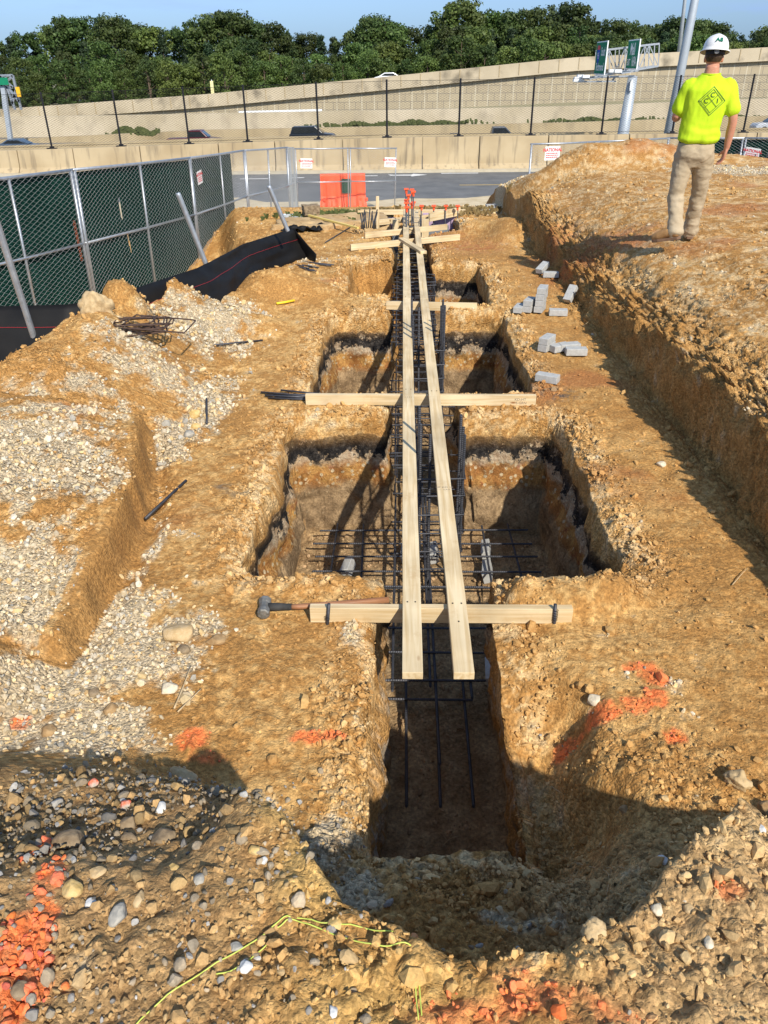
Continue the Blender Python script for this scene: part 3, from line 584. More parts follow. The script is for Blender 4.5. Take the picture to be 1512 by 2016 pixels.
# ------------------------------------------------------------------ timber
def wood_mat():
    m, N, L, b = nmat('fresh_pine', .75, 0, .25)
    t = N.new('ShaderNodeTexCoord'); oi = N.new('ShaderNodeObjectInfo'); ad = N.new('ShaderNodeVectorMath'); ad.operation = 'ADD'
    sc = N.new('ShaderNodeVectorMath'); sc.operation = 'SCALE'; sc.inputs['Scale'].default_value = 37; cx = N.new('ShaderNodeCombineXYZ')
    for k in range(3): L.new(oi.outputs['Random'], cx.inputs[k])
    L.new(cx.outputs[0], sc.inputs[0]); L.new(t.outputs['Object'], ad.inputs[0]); L.new(sc.outputs[0], ad.inputs[1])
    mp = N.new('ShaderNodeMapping'); mp.inputs['Scale'].default_value = (.7, 16, 16)
    n = N.new('ShaderNodeTexNoise'); n.inputs['Scale'].default_value = 3; n.inputs['Detail'].default_value = 6; n.inputs['Distortion'].default_value = .6
    r = N.new('ShaderNodeValToRGB'); e = r.color_ramp.elements; e[0].position = .3; e[0].color = (.56, .40, .20, 1); e[1].position = .62; e[1].color = (.72, .58, .36, 1)
    L.new(ad.outputs[0], mp.inputs[0]); L.new(mp.outputs[0], n.inputs['Vector']); L.new(n.outputs['Fac'], r.inputs[0])
    n3 = N.new('ShaderNodeTexNoise'); n3.inputs['Scale'].default_value = 2.2; n3.inputs['Detail'].default_value = 4; mr3 = N.new('ShaderNodeMapRange'); mr3.inputs['From Min'].default_value = .3; mr3.inputs['From Max'].default_value = .7; mr3.inputs['To Min'].default_value = .70; mr3.inputs['To Max'].default_value = 1.12
    L.new(ad.outputs[0], n3.inputs['Vector']); L.new(n3.outputs['Fac'], mr3.inputs[0]); s3 = N.new('ShaderNodeVectorMath'); s3.operation = 'SCALE'; L.new(r.outputs[0], s3.inputs[0]); L.new(mr3.outputs[0], s3.inputs['Scale'])
    vo = N.new('ShaderNodeTexVoronoi'); vo.inputs['Scale'].default_value = 1.0; mk = N.new('ShaderNodeMapping'); mk.inputs['Scale'].default_value = (2.3, 6, 6); L.new(ad.outputs[0], mk.inputs[0]); L.new(mk.outputs[0], vo.inputs['Vector'])
    kr = N.new('ShaderNodeValToRGB'); ke = kr.color_ramp.elements; ke[0].position = .035; ke[0].color = (1, 1, 1, 1); ke[1].position = .075; ke[1].color = (0, 0, 0, 1)
    L.new(vo.outputs['Distance'], kr.inputs[0]); mx = N.new('ShaderNodeMixRGB'); mx.inputs['Color2'].default_value = (.26, .13, .05, 1); L.new(kr.outputs[0], mx.inputs['Fac']); L.new(s3.outputs[0], mx.inputs['Color1'])
    nd = N.new('ShaderNodeTexNoise'); nd.inputs['Scale'].default_value = 5.5; nd.inputs['Detail'].default_value = 8; nd.inputs['Roughness'].default_value = .75; rd = N.new('ShaderNodeValToRGB'); rd.color_ramp.elements[0].position = .56; rd.color_ramp.elements[1].position = .74; rd.color_ramp.elements[1].color = (.65, .65, .65, 1)
    md = N.new('ShaderNodeMixRGB'); md.inputs['Color2'].default_value = (.42, .26, .11, 1); L.new(ad.outputs[0], nd.inputs['Vector']); L.new(nd.outputs['Fac'], rd.inputs[0]); L.new(rd.outputs[0], md.inputs['Fac']); L.new(mx.outputs[0], md.inputs['Color1'])
    L.new(md.outputs[0], b.inputs['Base Color'])
    bp = N.new('ShaderNodeBump'); bp.inputs['Strength'].default_value = .25; bp.inputs['Distance'].default_value = .002; L.new(n.outputs['Fac'], bp.inputs['Height']); L.new(bp.outputs[0], b.inputs['Normal'])
    return m
M_WOOD = wood_mat(); M_OLDWOOD = noise_mat('old_wood', (.30, .20, .09), (.45, .33, .17), 6, stretch=(1, 9, 9))
M_STEEL = noise_mat('rebar_steel', (.040, .043, .050), (.085, .085, .095), 18, rough=.55, metal=.55, bump=.5, bscale=160, bdist=.002, spec=.5)
M_RUST = noise_mat('rusty_rebar', (.055, .035, .028), (.12, .075, .055), 22, rough=.75, metal=.3, bump=.4, bscale=160)
M_GALV = noise_mat('galvanised_steel', (.34, .36, .38), (.50, .52, .54), 14, rough=.42, metal=.7, bump=.1)
M_BLACK = noise_mat('black_steel', (.010, .010, .012), (.022, .022, .025), 10, rough=.5, metal=.2, bump=.1)
M_BRICK = noise_mat('concrete_brick_grey', (.33, .33, .31), (.45, .45, .43), 30, bump=.5, bscale=140, bdist=.003)
M_ORANGE = noise_mat('safety_orange', (.80, .085, .03), (.88, .13, .045), 6, rough=.5, bump=.1)
M_INK = noise_mat('stamp_ink', (.10, .08, .07), (.22, .17, .13), 80, bump=0)
def board(name, a, b, w, h, mat=None, up=(0, 0, 1), label=None, group=None, cat='board'):
    """a timber lying from a to b (centre line), local X along it"""
    a, b = Vector(a), Vector(b); d = b-a; L = d.length; d.normalize(); r = d.cross(Vector(up)).normalized(); u = r.cross(d)
    mb = MB(); n = max(2, int(L/.6)); rr = random.Random(len(bpy.data.objects))
    vs = []; fs = []
    for i in range(n+1):
        t = i/n-.5; wy = rr.uniform(-1, 1)*.0018; wz = rr.uniform(-1, 1)*.0018
        if i in (0, n): wy = wz = 0
        for sy, sz in ((-1, -1), (1, -1), (1, 1), (-1, 1)): vs.append((t*L, sy*w/2+wy, sz*h/2+wz))
    for i in range(n):
        for k in range(4): fs.append((i*4+k, i*4+(k+1) % 4, i*4+4+(k+1) % 4, i*4+4+k)[::-1])
    fs.append((0, 1, 2, 3)[::1]); m_ = n*4; fs.append((m_+3, m_+2, m_+1, m_))
    mb.add(vs, fs)
    o = mb.build(name, mat or M_WOOD, bevel=.0025, seg=2); M = Matrix((d, -r, u)).transposed().to_4x4(); M.translation = (a+b)/2; o.matrix_world = M
    if label: tag(o, label, cat, group)
    return o
GB = 'timber planks laid over the trench'
TOP = .127
def screws(parent, pts):
    for (lx, ly) in pts:
        mb = MB(); mb.tube([(lx, ly, .0185), (lx, ly, .0215)], .0042, 8); mb.build('screw', M_BLACK, parent)
pl = {}
pl[0] = board('timber_plank', (.055, 2.50, TOP-.019), (.083, 8.62, TOP-.019), .089, .038, label='left one of the two long pine planks, its sawn end nearest the viewer', group=GB, cat='plank')
pl[1] = board('timber_plank', (.083, 8.625, TOP-.019), (.108, 14.72, TOP-.019), .089, .038, label='far length of the left long plank, running on to the formwork', group=GB, cat='plank')
pl[2] = board('timber_plank', (.275, 2.50, TOP-.019), (.275, 8.60, TOP-.019), .089, .038, label='right one of the two long pine planks, with a stamped sawn end', group=GB, cat='plank')
pl[3] = board('timber_plank', (.275, 8.605, TOP-.019), (.288, 14.7, TOP-.019), .089, .038, label='far length of the right long plank, running on to the formwork', group=GB, cat='plank')
screws(pl[0], [(-2.56, .02), (-2.56, -.018), (.27, .02), (.27, -.02)]); screws(pl[2], [(-2.56, .02), (-2.56, -.022), (.24, .02), (.24, -.02), (-2.70, 0)])
def stamp(parent, lx, ly, s, rz, txt, top=True):
    M = Matrix.Translation((lx, ly, .0195))@Matrix.Rotation(rz, 4, 'Z') if top else Matrix.Translation((lx, ly, 0))
    o = text_mesh(txt, s, M_INK, 'grade_stamp', parent, M); return o
stamp(pl[2], -1.38, 0, .026, -math.pi/2, 'HF KD 19'); stamp(pl[2], -1.41, 0, .020, -math.pi/2, '--  S-P-F'); stamp(pl[0], .10, 0, .022, -math.pi/2, '= 4 4 8 5 =')
def cross(p1, p2, lab, h=.089, z=None):
    a = at(*p1, z=.0885) if isinstance(p1, tuple) and len(p1) == 2 else Vector(p1); b = at(*p2, z=.0885) if len(p2) == 2 else Vector(p2)
    a.z = b.z = (.0885 if z is None else z)-h/2
    return board('cross_board', a, b, .038, h, label=lab, group='boards laid on edge across the trench', cat='board')
c1 = cross((-.44, 3.02, 0), (.84, 3.015, 0), 'nearest cross board, on edge and held by two rebar pins')
c2 = cross((-.76, 5.835, 0), (1.09, 5.80, 0), 'second cross board from the front, with a stamp near its right end')
c3 = cross((-.15, 8.65, 0), (.86, 8.55, 0), 'short cross board just behind the second pit')
c4 = cross((690, 481), (905, 461), 'slanting cross board under the loose short plank')
c5 = cross((718, 458), (880, 441), 'slanting cross board beyond the loose short plank')
c6 = cross((740, 433), (880, 419), 'cross board in front of the grey form panels')
c7 = cross((687, 413), (917, 412), 'farthest cross board, level with the orange caps')
st_ = stamp(c2, .80, 0, .03, 0, 'KD-HT\n  S-GRN', False); st_.matrix_parent_inverse = Matrix.Identity(4); st_.rotation_euler = (math.pi/2, 0, 0); st_.location = (0, -.0197, -.005)
sp = board('short_plank', at(790, 470, z=.148), at(834, 497, z=.148), .089, .038, label='short loose plank lying askew on both long planks', cat='plank')
sk = board('timber_stake', (at(744, 450, z=.05)), (at(744, 450, z=.05)+Vector((0, 0, .50))), .05, .04, label='upright wooden stake left of the far planks', up=(0, 1, 0), cat='stake')
y1 = at(608, 424, z=.12); y2 = at(705, 449, z=.10)
yb = board('yellow_batten', y1, y2, .04, .03, mat=noise_mat('yellow_wood', (.58, .43, .10), (.70, .55, .20), 5, stretch=(1, 9, 9)), label='long yellowish batten resting on the broken slab', cat='batten')
# two pins through the nearest cross board
for px_, lab in ((.0, 'left'), (1, 'right')):
    x0 = -.355 if px_ == 0 else .755
    mb = MB(); mb.tube([(x0-.012, 2.985, -.30), (x0, 2.99, 0), (x0+(.012 if px_ == 0 else -.006), 2.994, .12)], .0085, 8); o = mb.build('rebar_pin', M_STEEL, smooth=True)
    for k in range(5): 
        mb = MB(); c0 = Vector((x0, 2.991, .03+k*.014)); mb.tube([c0+Vector((math.cos(a)*.0115, math.sin(a)*.0115, .002*math.sin(a*2))) for a in [i*math.pi/4 for i in range(9)]], .0014, 5); mb.build('tie_wire', M_BLACK, o)
        if px_ == 0 and k == 1: break
    tag(o, f'{lab} steel pin tied against the nearest cross board', 'rebar pin', 'pins of the nearest cross board')
# ------------------------------------------------------------------ rebar
RB = {}
def rebar_me(L, r=.008, ribs=True):
    key = (round(L, 2), r, ribs)
    if key in RB: return RB[key]
    n = max(2, int(L/.0075)) if ribs else 2; mb = MB(); pts = [(i/n*L, 0, 0) for i in range(n+1)]; rs = [r*(1.16 if i % 2 else .9) for i in range(n+1)] if ribs else r
    N = 7; vs = []; fs = []
    for i, p in enumerate(pts):
        rr_ = rs[i] if ribs else r
        for k in range(N):
            an = 2*math.pi*k/N; vs.append((p[0]+(.0035*math.sin(an) if ribs else 0), math.cos(an)*rr_, math.sin(an)*rr_))
    for i in range(len(pts)-1):
        for k in range(N): k2 = (k+1) % N; fs.append((i*N+k, i*N+k2, (i+1)*N+k2, (i+1)*N+k)[::-1])
    fs.append(tuple(range(N))); m = (len(pts)-1)*N; fs.append(tuple(m+k for k in range(N-1, -1, -1)))
    mb.add(vs, fs); me = mb.mesh('rebar'); me.materials.append(M_STEEL); RB[key] = me; return me
def bar(name, a, b, parent=None, r=.008, ribs=True):
    a, b = Vector(a), Vector(b); d = b-a; L = d.length; o = link(name, rebar_me(L, r, ribs), None, parent); 
    o.matrix_local = Matrix.Translation(a)@d.to_track_quat('X', 'Z').to_matrix().to_4x4(); return o
rj = random.Random(5)
def mat_of(name, x0, x1, y0, y1, z, nx_, ny_, label, r=.008, ribs=True, group='rebar mats in the trench'):
    t = empty(name, (0, 0, 0), label=label, cat='rebar mat', group=group)
    for i in range(nx_):
        x = x0+(x1-x0)*(i+.5)/nx_; bar('longitudinal_bar', (x+rj.uniform(-.01, .01), y0+rj.uniform(-.04, .02), z), (x+rj.uniform(-.015, .015), y1+rj.uniform(-.02, .03), z), t, r, ribs)
    for i in range(ny_):
        y = y0+(y1-y0)*(i+.5)/ny_; bar('transverse_bar', (x0-rj.uniform(0, .05), y+rj.uniform(-.012, .012), z+2*r), (x1+rj.uniform(0, .05), y+rj.uniform(-.012, .012), z+2*r), t, r, ribs)
    return t
mat_of('rebar_mat', -.64, 1.02, 4.42, 5.42, -.90, 7, 5, 'wide rebar mat raised on bricks in the nearest pit')
mat_of('rebar_mat', -.60, 1.0, 6.3, 8.3, -.90, 7, 8, 'wide rebar mat at the bottom of the second pit', ribs=False)
mat_of('rebar_mat', -.50, .95, 9.3, 11.0, -.88, 6, 8, 'wide rebar mat at the bottom of the third pit', ribs=False)
# the long footing cage: lower bars on the trench floor, upper mat raised, cross bars
def foot(name, y0, y1, ny_, label, ribs, zl=-.97, zu=-.62, nxu=2):
    t = empty(name, (0, 0, 0), label=label, cat='rebar cage', group='footing cages along the trench')
    for x in (.035, .212, .385): bar('longitudinal_bar', (x, y0, zl), (x+rj.uniform(-.01, .02), y1, zl), t, .0085, ribs)
    for i in range(ny_):
        y = y0+.75+(y1-y0-.8)*i/max(1, ny_-1)+rj.uniform(-.03, .03)
        bar('cross_bar', (-.08, y, zl+.017), (.44, y+rj.uniform(-.02, .02), zl+.017), t, .008, ribs)
    return t
foot('footing_cage', 2.70, 3.72, 1, 'nearest footing bars lying on the shaded trench floor', True)
t_u = empty('top_mat', (0, 0, 0), label='raised rebar mat crossing the trench below the sawn plank ends', cat='rebar mat', group='footing cages along the trench')
for x, y_ in ((-.045, 3.46), (.185, 3.50), (.215, 2.9), (.43, 3.4)): bar('longitudinal_bar', (x, y_, -.88), (x+.01, 5.9, -.88), t_u, .0085)
for y in (3.53, 3.79, 4.03, 4.27, 4.50): bar('cross_bar', (-.17, y+rj.uniform(-.01, .01), -.863), (.62, y+rj.uniform(-.01, .01), -.863), t_u)
foot('footing_cage', 4.3, 6.6, 4, 'footing bars running through the nearest pit', True)
for (ya, yb_, n_, lab) in ((5.65, 8.4, 9, 'dense raised bars between the nearest pit and the second pit'), (8.4, 11.2, 13, 'dense raised bars through the third pit'), (11.2, 14.6, 14, 'dense raised bars under the far end of the planks')):
    t = empty('footing_cage', (0, 0, 0), label=lab, cat='rebar cage', group='footing cages along the trench')
    for z_ in ((-.72,) if ya < 6 else (-.35, -.72)):
        for x in (-.04, .16, .40): bar('longitudinal_bar', (x, ya, z_), (x, yb_, z_), t, .0085, False)
        for i in range(n_): y = ya+(yb_-ya)*(i+.5)/n_; bar('cross_bar', (-.11, y+rj.uniform(-.03, .03), z_+.017+rj.uniform(-.01, .01)), (.45, y+rj.uniform(-.03, .03), z_+.017), t, .008, False)
    for i in range(0, n_, 4):
        y = ya+(yb_-ya)*(i+.5)/n_
        for x in (-.09, .44): bar('hoop_leg', (x, y, -.9), (x, y, -.70 if ya < 6 else -.33), t, .007, False)
def column(cx, cy, hx, hy, zt, hoops, label, ribs=True, r=.0105):
    t = empty('column_cage', (0, 0, 0), label=label, cat='rebar cage', group='upright column cages between the planks')
    for (x, y) in ((cx-hx, cy-hy), (cx+hx, cy-hy), (cx-hx, cy+hy), (cx+hx, cy+hy), (cx-hx+.07, cy-hy+.02), (cx+hx, cy)):
        l = rj.uniform(-.012, .012); bar('vertical_bar', (x, y, -.95), (x+l, y+rj.uniform(-.02, .02), zt+rj.uniform(-.09, .03)), t, r, ribs)
    for z_ in hoops:
        mb = MB(); e = r+.006; P = [(cx-hx-e, cy-hy-e, z_), (cx+hx+e, cy-hy-e, z_+.005), (cx+hx+e, cy+hy+e, z_), (cx-hx-e, cy+hy+e, z_+.01), (cx-hx-e, cy-hy-e, z_)]
        mb.tube(P, .006, 6); mb.build('stirrup', M_STEEL, t, smooth=False)
    return t
column(.28, 4.78, .145, .17, .34, (-.04, -.17, -.32, -.47, -.62, -.77), 'nearest column cage of thick upright bars rising between the planks')
column(.27, 7.35, .15, .17, .42, (.0, -.14, -.28, -.42, -.56, -.7), 'second column cage of upright bars in front of the short cross board')
column(.28, 10.0, .16, .2, -.02, (.02, -.02, -.15, -.3, -.45, -.6), 'third column cage with a hoop level with the planks', ribs=False, r=.008)
column(.20, 13.3, .13, .22, .20, (.18, .12, .0, -.15, -.3), 'farthest column cage inside the formwork', ribs=False, r=.008)
# rods with orange caps
CAPS = [(800, 372, 13.7, 'tallest capped rod, leftmost of the far cluster'), (811, 373, 13.9, 'tall capped rod right of the tallest one'), (814, 377, 13.4, 'tall capped rod at the right edge of the far cluster'), (804, 384, 13.2, 'capped rod a little below the tallest ones'),
        (800, 394, 13.4, 'middle height capped rod, upper one of the left pair'), (800, 399, 13.0, 'middle height capped rod, lower one of the left pair'), (811, 401, 13.5, 'middle height capped rod in the centre of the cluster'), (814, 398, 13.9, 'thin capped rod right of the cluster centre'), (801, 408, 13.0, 'lowest capped rod of the far cluster'),
        (830, 405, 14.3, 'first low capped rod right of the cluster'), (854, 405, 14.4, 'second low capped rod right of the cluster'), (878, 405, 14.5, 'third low capped rod right of the cluster'), (901, 405, 14.6, 'last low capped rod, farthest right')]
for (px, py, Y, lab) in CAPS:
    p = at(px, py, Y=Y); t = empty('capped_rod', (p.x, p.y, p.z), label=lab, cat='capped rebar', group='rebar rods with orange safety caps')
    mb = MB(); mb.tube([(0, 0, -p.z-.6), (rj.uniform(-.01, .01), 0, 0)], .010, 7); mb.build('rod', M_STEEL, t, smooth=True)
    mb = MB(); mb.tube([(0, 0, -.075), (0, 0, -.02), (0, 0, -.012)], [.016, .022, .03], 12); mb.box((0, 0, .0), (.075, .075, .022)); mb.build('safety_cap', M_ORANGE, t)
# loose bars
def loose(name, pts, r, label, group=None, mat=None, zo=.01):
    mb = MB(); P = []
    for (px, py) in pts: h_ = hit(px, py); P.append(Vector((h_.x, h_.y, ghs(h_.x, h_.y)+r+zo)))
    c = sum(P, Vector())/len(P); mb.tube([p-c for p in P], r, 7); o = mb.build(name, mat or M_STEEL, smooth=True, loc=c); tag(o, label, 'rebar', group); return o
loose('rebar_rod', [(287, 1030), (367, 951)], .010, 'single steel bar lying slantwise on the left bench', zo=.004)
loose('rebar_rod', [(408, 840), (408, 795)], .009, 'short upright looking bar on the gravel beside the yellow stones', zo=.01)
loose('rebar_rod', [(423, 681), (517, 672)], .009, 'single bar half buried in soil left of the second pit', zo=.0)
loose('rebar_rod', [(640, 480), (735, 440)], .008, 'thin bar trailing from the far bundle', zo=.01)
GL = 'cut bars bundled at the end of the second cross board'
bb = hit(545, 765)
for i in range(9):
    a0 = Vector((-.98-rj.uniform(0, .28), 5.93+.018*i+rj.uniform(-.02, .02), 0)); L = rj.uniform(.38, .52); an = rj.uniform(-.10, .02)-.12
    b0 = a0+Vector((L*math.cos(an), L*math.sin(an), 0)); a0.z = ghs(a0.x, a0.y)+.014+.007*(i % 3); b0.z = ghs(b0.x, b0.y)+.014+.007*(i % 2)
    mb = MB(); c = (a0+b0)/2; mb.tube([a0-c, b0-c], .0085, 7); o = mb.build('rebar_rod', M_STEEL, smooth=True, loc=c); tag(o, 'short cut bar in the bundle left of the second cross board', 'rebar', GL)
for i in range(9):
    a0 = hit(525+rj.uniform(-12, 20), 512+i*2.0); b0 = hit(600+rj.uniform(-5, 58), 526+i*1.4+rj.uniform(-2, 2)); a0.z += .03; b0.z += .03
    mb = MB(); c = (a0+b0)/2; u_ = Vector((rj.uniform(-.05, .03), .1+rj.uniform(0, .1), .03)); mb.tube([a0+u_-c, a0-c, b0-c], .009, 7); o = mb.build('bent_rebar', M_STEEL, smooth=True, loc=c); tag(o, 'bent end bar in the bundle beside the end of the black silt fence', 'rebar', 'bent bars beside the silt fence')
for i in range(10):
    a0 = at(712+i*2.8+rj.uniform(-2, 2), 451-rj.uniform(0, 3), z=.10); b0 = a0+Vector((rj.uniform(-.05, .09), .12, .25+rj.uniform(-.05, .04)))
    mb = MB(); c = (a0+b0)/2; mb.tube([a0-c, b0-c], .010, 6); o = mb.build('rebar_stub', M_STEEL, smooth=True, loc=c); tag(o, 'dark bar standing in the clump left of the far formwork', 'rebar', 'bars standing left of the formwork')
hc = hit(272, 652)
for i in range(11):
    w, l = rj.uniform(.20, .26), rj.uniform(.34, .46)
    if i == 10: w, l = .40, .52
    an = rj.uniform(-.35, .25) + .15; c = hc+Vector((rj.uniform(-.07, .09), rj.uniform(-.08, .10), .02+i*.009))
    if i == 10: c = hc+Vector((.20, -.02, .07))
    P = []
    for (sx, sy) in ((-1, -1), (1, -1), (1, 1), (-1, 1)):
        for k in range(4):
            a_ = {(-1, -1): math.pi, (1, -1): 1.5*math.pi, (1, 1): 0, (-1, 1): .5*math.pi}[(sx, sy)]+k/3*math.pi/2
            P.append(Vector((sx*(l/2-.03)+.03*math.cos(a_), sy*(w/2-.03)+.03*math.sin(a_), rj.uniform(-.004, .004))))
    P.append(P[0]+Vector((0, 0, .012))); P.append(P[0]+Vector((.06, .05, .012)))
    mb = MB(); mb.tube(P, .0065, 6); o = mb.build('rebar_hoop', M_RUST, smooth=True, loc=c, rot=(rj.uniform(-.1, .12), rj.uniform(-.1, .1), an))
    tag(o, 'largest rusty hoop sticking out of the right side of the pile' if i == 10 else 'rusty rectangular hoop in the pile on the left berm', 'rebar hoop', 'pile of rusty rebar hoops')
# ------------------------------------------------------------------ concrete bricks
mbk = MB(); mbk.box((0, 0, 0), (.195, .092, .064)); bme = mbk.mesh('concrete_brick'); bme.materials.append(M_BRICK)
def brick(px, py, rz, lab, dz=0, rx=0, ry=0, pos=None, grp='grey concrete bricks beside the trench'):
    p = hit(px, py) if pos is None else Vector(pos); o = link('concrete_brick', bme); m = o.modifiers.new('bevel', 'BEVEL'); m.width = .004; m.segments = 2
    z0 = max(ghs(p.x+a, p.y+b) for a in (-.05, 0, .05) for b in (-.05, 0, .05)) if pos is None else p.z
    o.location = (p.x, p.y, z0+.032+dz); o.rotation_euler = (rx, ry, rz); tag(o, lab, 'concrete brick', grp); return o
s0 = hit(1062, 615); zb = ghs(s0.x, s0.y)+.015
for i, w in enumerate(('lowest', 'second lowest', 'third', 'topmost')): brick(0, 0, 1.22+.05*((i % 2)-.5), f'{w} brick of the tall stack', pos=(s0.x+.004*i, s0.y, zb+i*.066))
for i, w in enumerate(('lower', 'upper')): brick(0, 0, 1.15, f'{w} brick of the step leaning beside the tall stack', pos=(s0.x-.115, s0.y+.01, zb+i*.066))
brick(0, 0, 1.2, 'single brick at the left foot of the stepped stack', pos=(s0.x-.225, s0.y-.01, zb))
brick(1098, 622, -.10, 'brick lying lengthwise right of the tall stack')
brick(1121, 598, .9, 'brick tipped up against the foot of the bank', dz=.05, ry=-.8)
s1 = hit(1080, 692); z1 = ghs(s1.x, s1.y)+.012
brick(0, 0, .95, 'lower brick of the pair at the left of the second heap', pos=(s1.x-.02, s1.y+.02, z1)); brick(0, 0, 1.0, 'upper brick of the pair at the left of the second heap', pos=(s1.x-.02, s1.y+.02, z1+.066))
brick(0, 0, .5, 'flat brick in the middle of the second heap, next to the pair', pos=(s1.x+.10, s1.y-.02, z1)); brick(0, 0, .2, 'half covered brick in the middle of the second heap', pos=(s1.x+.19, s1.y-.01, z1+.005))
brick(1133, 702, -.02, 'brick lying broadside at the right end of the second heap', dz=.012)
brick(1077, 752, -.5, 'single brick alone near the right end of the second cross board')
brick(1067, 540, .9, 'tilted brick of the far pair under the bank', ry=-.35, dz=.03); brick(1084, 546, -.1, 'flat brick of the far pair under the bank')
brick(954, 421, .1, 'lower left brick of the farthest two on the soil ledge'); brick(966, 414, .2, 'upper right brick of the farthest two on the soil ledge', dz=.03)
for (x, y, rz, lab) in ((-.40, 4.92, 1.4, 'support brick standing under the left side of the mat in the nearest pit'), (.67, 4.88, 1.45, 'support brick under the right side of the mat in the nearest pit'), (.69, 5.18, 1.45, 'support brick behind the one under the right side of the mat'), (.05, 5.15, 1.5, 'support brick seen between the planks, left'), (.27, 5.15, 1.5, 'support brick seen between the planks, right'), (.55, 3.50, 1.5, 'support brick against the trench wall right of the plank ends')):
    brick(0, 0, rz, lab, pos=(x, y, ghs(x, y)+.03 if x != .55 else -.80), rx=1.3, grp='support bricks under the rebar mats')
# ------------------------------------------------------------------ sledgehammer
sp0 = hit(522, 1208); sh = empty('sledgehammer', (sp0.x, sp0.y, ghs(sp0.x, sp0.y)+.033), rz=.06, label='worn sledgehammer lying against the left end of the nearest cross board', cat='sledgehammer')
bm = bmesh.new(); 
mb = MB()
for i, (yy, s_) in enumerate(((-.062, .024), (-.056, .030), (-.03, .029), (-.015, .025), (.015, .025), (.03, .029), (.056, .030), (.062, .024))):
    pass
prof = ((-.062, .024), (-.056, .030), (-.03, .029), (-.015, .025), (.015, .025), (.03, .029), (.056, .030), (.062, .024)); vs = []; fs = []
for yy, s_ in prof:
    for k in range(8): an = (k+.5)*math.pi/4; vs.append((s_*math.cos(an)*1.08, yy, s_*math.sin(an)*1.08))
for i in range(len(prof)-1):
    for k in range(8): fs.append((i*8+k, i*8+(k+1) % 8, i*8+8+(k+1) % 8, i*8+8+k))
fs.append(tuple(range(7, -1, -1))); fs.append(tuple(56+k for k in range(8))); mb.add(vs, fs)
mb.build('head', noise_mat('worn_iron', (.12, .115, .10), (.30, .29, .26), 30, rough=.55, metal=.5, bump=.5, bscale=90), sh, bevel=.002)
mb = MB(); mb.tube([(.02, 0, 0), (.05, 0, 0), (.10, 0, -.002), (.135, 0, -.003)], [.020, .021, .018, .0165], 12); mb.build('rubber_collar', noise_mat('black_rubber', (.02, .02, .02), (.05, .048, .045), 20), sh, smooth=True)
mb = MB(); mb.tube([(.13, 0, -.003), (.17, 0, -.004), (.40, .02, -.006), (.62, .03, -.004)], [.013, .0145, .014, .017], 12); mb.build('handle', noise_mat('hickory', (.20, .08, .035), (.36, .18, .09), 6, stretch=(1, 10, 10), rough=.5), sh, smooth=True)
# the string, twigs, yellow marker
M_STR = noise_mat('neon_string', (.42, .50, .08), (.60, .66, .14), 60, rough=.6, bump=0); M_TWIG = noise_mat('dry_root', (.40, .27, .13), (.58, .45, .27), 30)
def on_ground(pts, lift=.008, sub=4):
    P = []
    for i in range(len(pts)-1):
        for k in range(sub):
            t = k/sub; px, py = pts[i][0]*(1-t)+pts[i+1][0]*t, pts[i][1]*(1-t)+pts[i+1][1]*t; P.append(hit(px, py)+Vector((0, 0, lift)))
    P.append(hit(*pts[-1])+Vector((0, 0, lift))); return P
def relax(P, n=6):
    for _ in range(n):
        Q = [P[0]]+[(P[i-1]+P[i]*2+P[i+1])/4 for i in range(1, len(P)-1)]+[P[-1]]
        for q_ in Q: q_.z = max(q_.z, ghs(q_.x, q_.y)+.004)
        P = Q
    return P
st = empty('mason_line', (0, 0, 0), label='bright yellow green mason string trailing over the near ground', cat='string')
for pts in ([(255, 2040), (330, 1968), (430, 1905), (520, 1850), (555, 1818), (590, 1811), (640, 1826), (700, 1836), (760, 1842), (822, 1848)], [(545, 1835), (575, 1815), (620, 1832), (680, 1856), (760, 1871), (806, 1866), (824, 1876), (820, 1900), (817, 1960), (826, 2040)], [(812, 1868), (826, 1880), (824, 1940), (832, 2035)], [(425, 1930), (470, 1915), (505, 1885), (532, 1862)]):
    mb = MB(); mb.tube(relax(on_ground(pts, .010, 6), 5), .0016, 6); mb.build('strand', M_STR, st, smooth=True)
def twig(pts, r, label, lift=.02, side=()):
    mb = MB(); P = on_ground(pts, lift, 3); P = relax(P, 2); mb.tube(P, [r*(1-.6*i/len(P)) for i in range(len(P))], 6)
    for s_ in side: Q = relax(on_ground(s_, lift+.005, 3), 1); mb.tube(Q, [r*.6*(1-.6*i/len(Q)) for i in range(len(Q))], 5)
    o = mb.build('twig', M_TWIG, smooth=True); tag(o, label, 'twig', 'dry roots and twigs')
twig([(1130, 1703), (1150, 1712), (1190, 1718), (1200, 1735), (1192, 1770)], .0022, 'curled pale root lying in the shaded hollow', side=([(1190, 1718), (1202, 1716), (1200, 1735)], [(1215, 1715), (1240, 1722), (1262, 1738)]))
twig([(1072, 1545), (1090, 1560), (1128, 1582)], .003, 'short root poking from the right trench wall')
twig([(345, 1405), (362, 1365), (378, 1320)], .0045, 'dry stick leaning on the gravel near the orange paint', lift=.03); twig([(352, 1412), (372, 1392), (398, 1366)], .004, 'shorter dry stick crossing beside the first one', lift=.03)
twig([(1440, 1158), (1455, 1140), (1470, 1124)], .003, 'small dry stick on the right bench'); twig([(870, 1672), (885, 1655), (905, 1650)], .0018, 'wiry rootlets on the trench lip', side=([(885, 1655), (895, 1640)], [(880, 1660), (868, 1645)]))
twig([(1148, 645), (1165, 632), (1180, 518)][0:2], .002, 'thin rootlet at the foot of the bank'); twig([(1128, 520), (1136, 514), (1150, 512)], .003, 'pale root hanging from the bank edge')
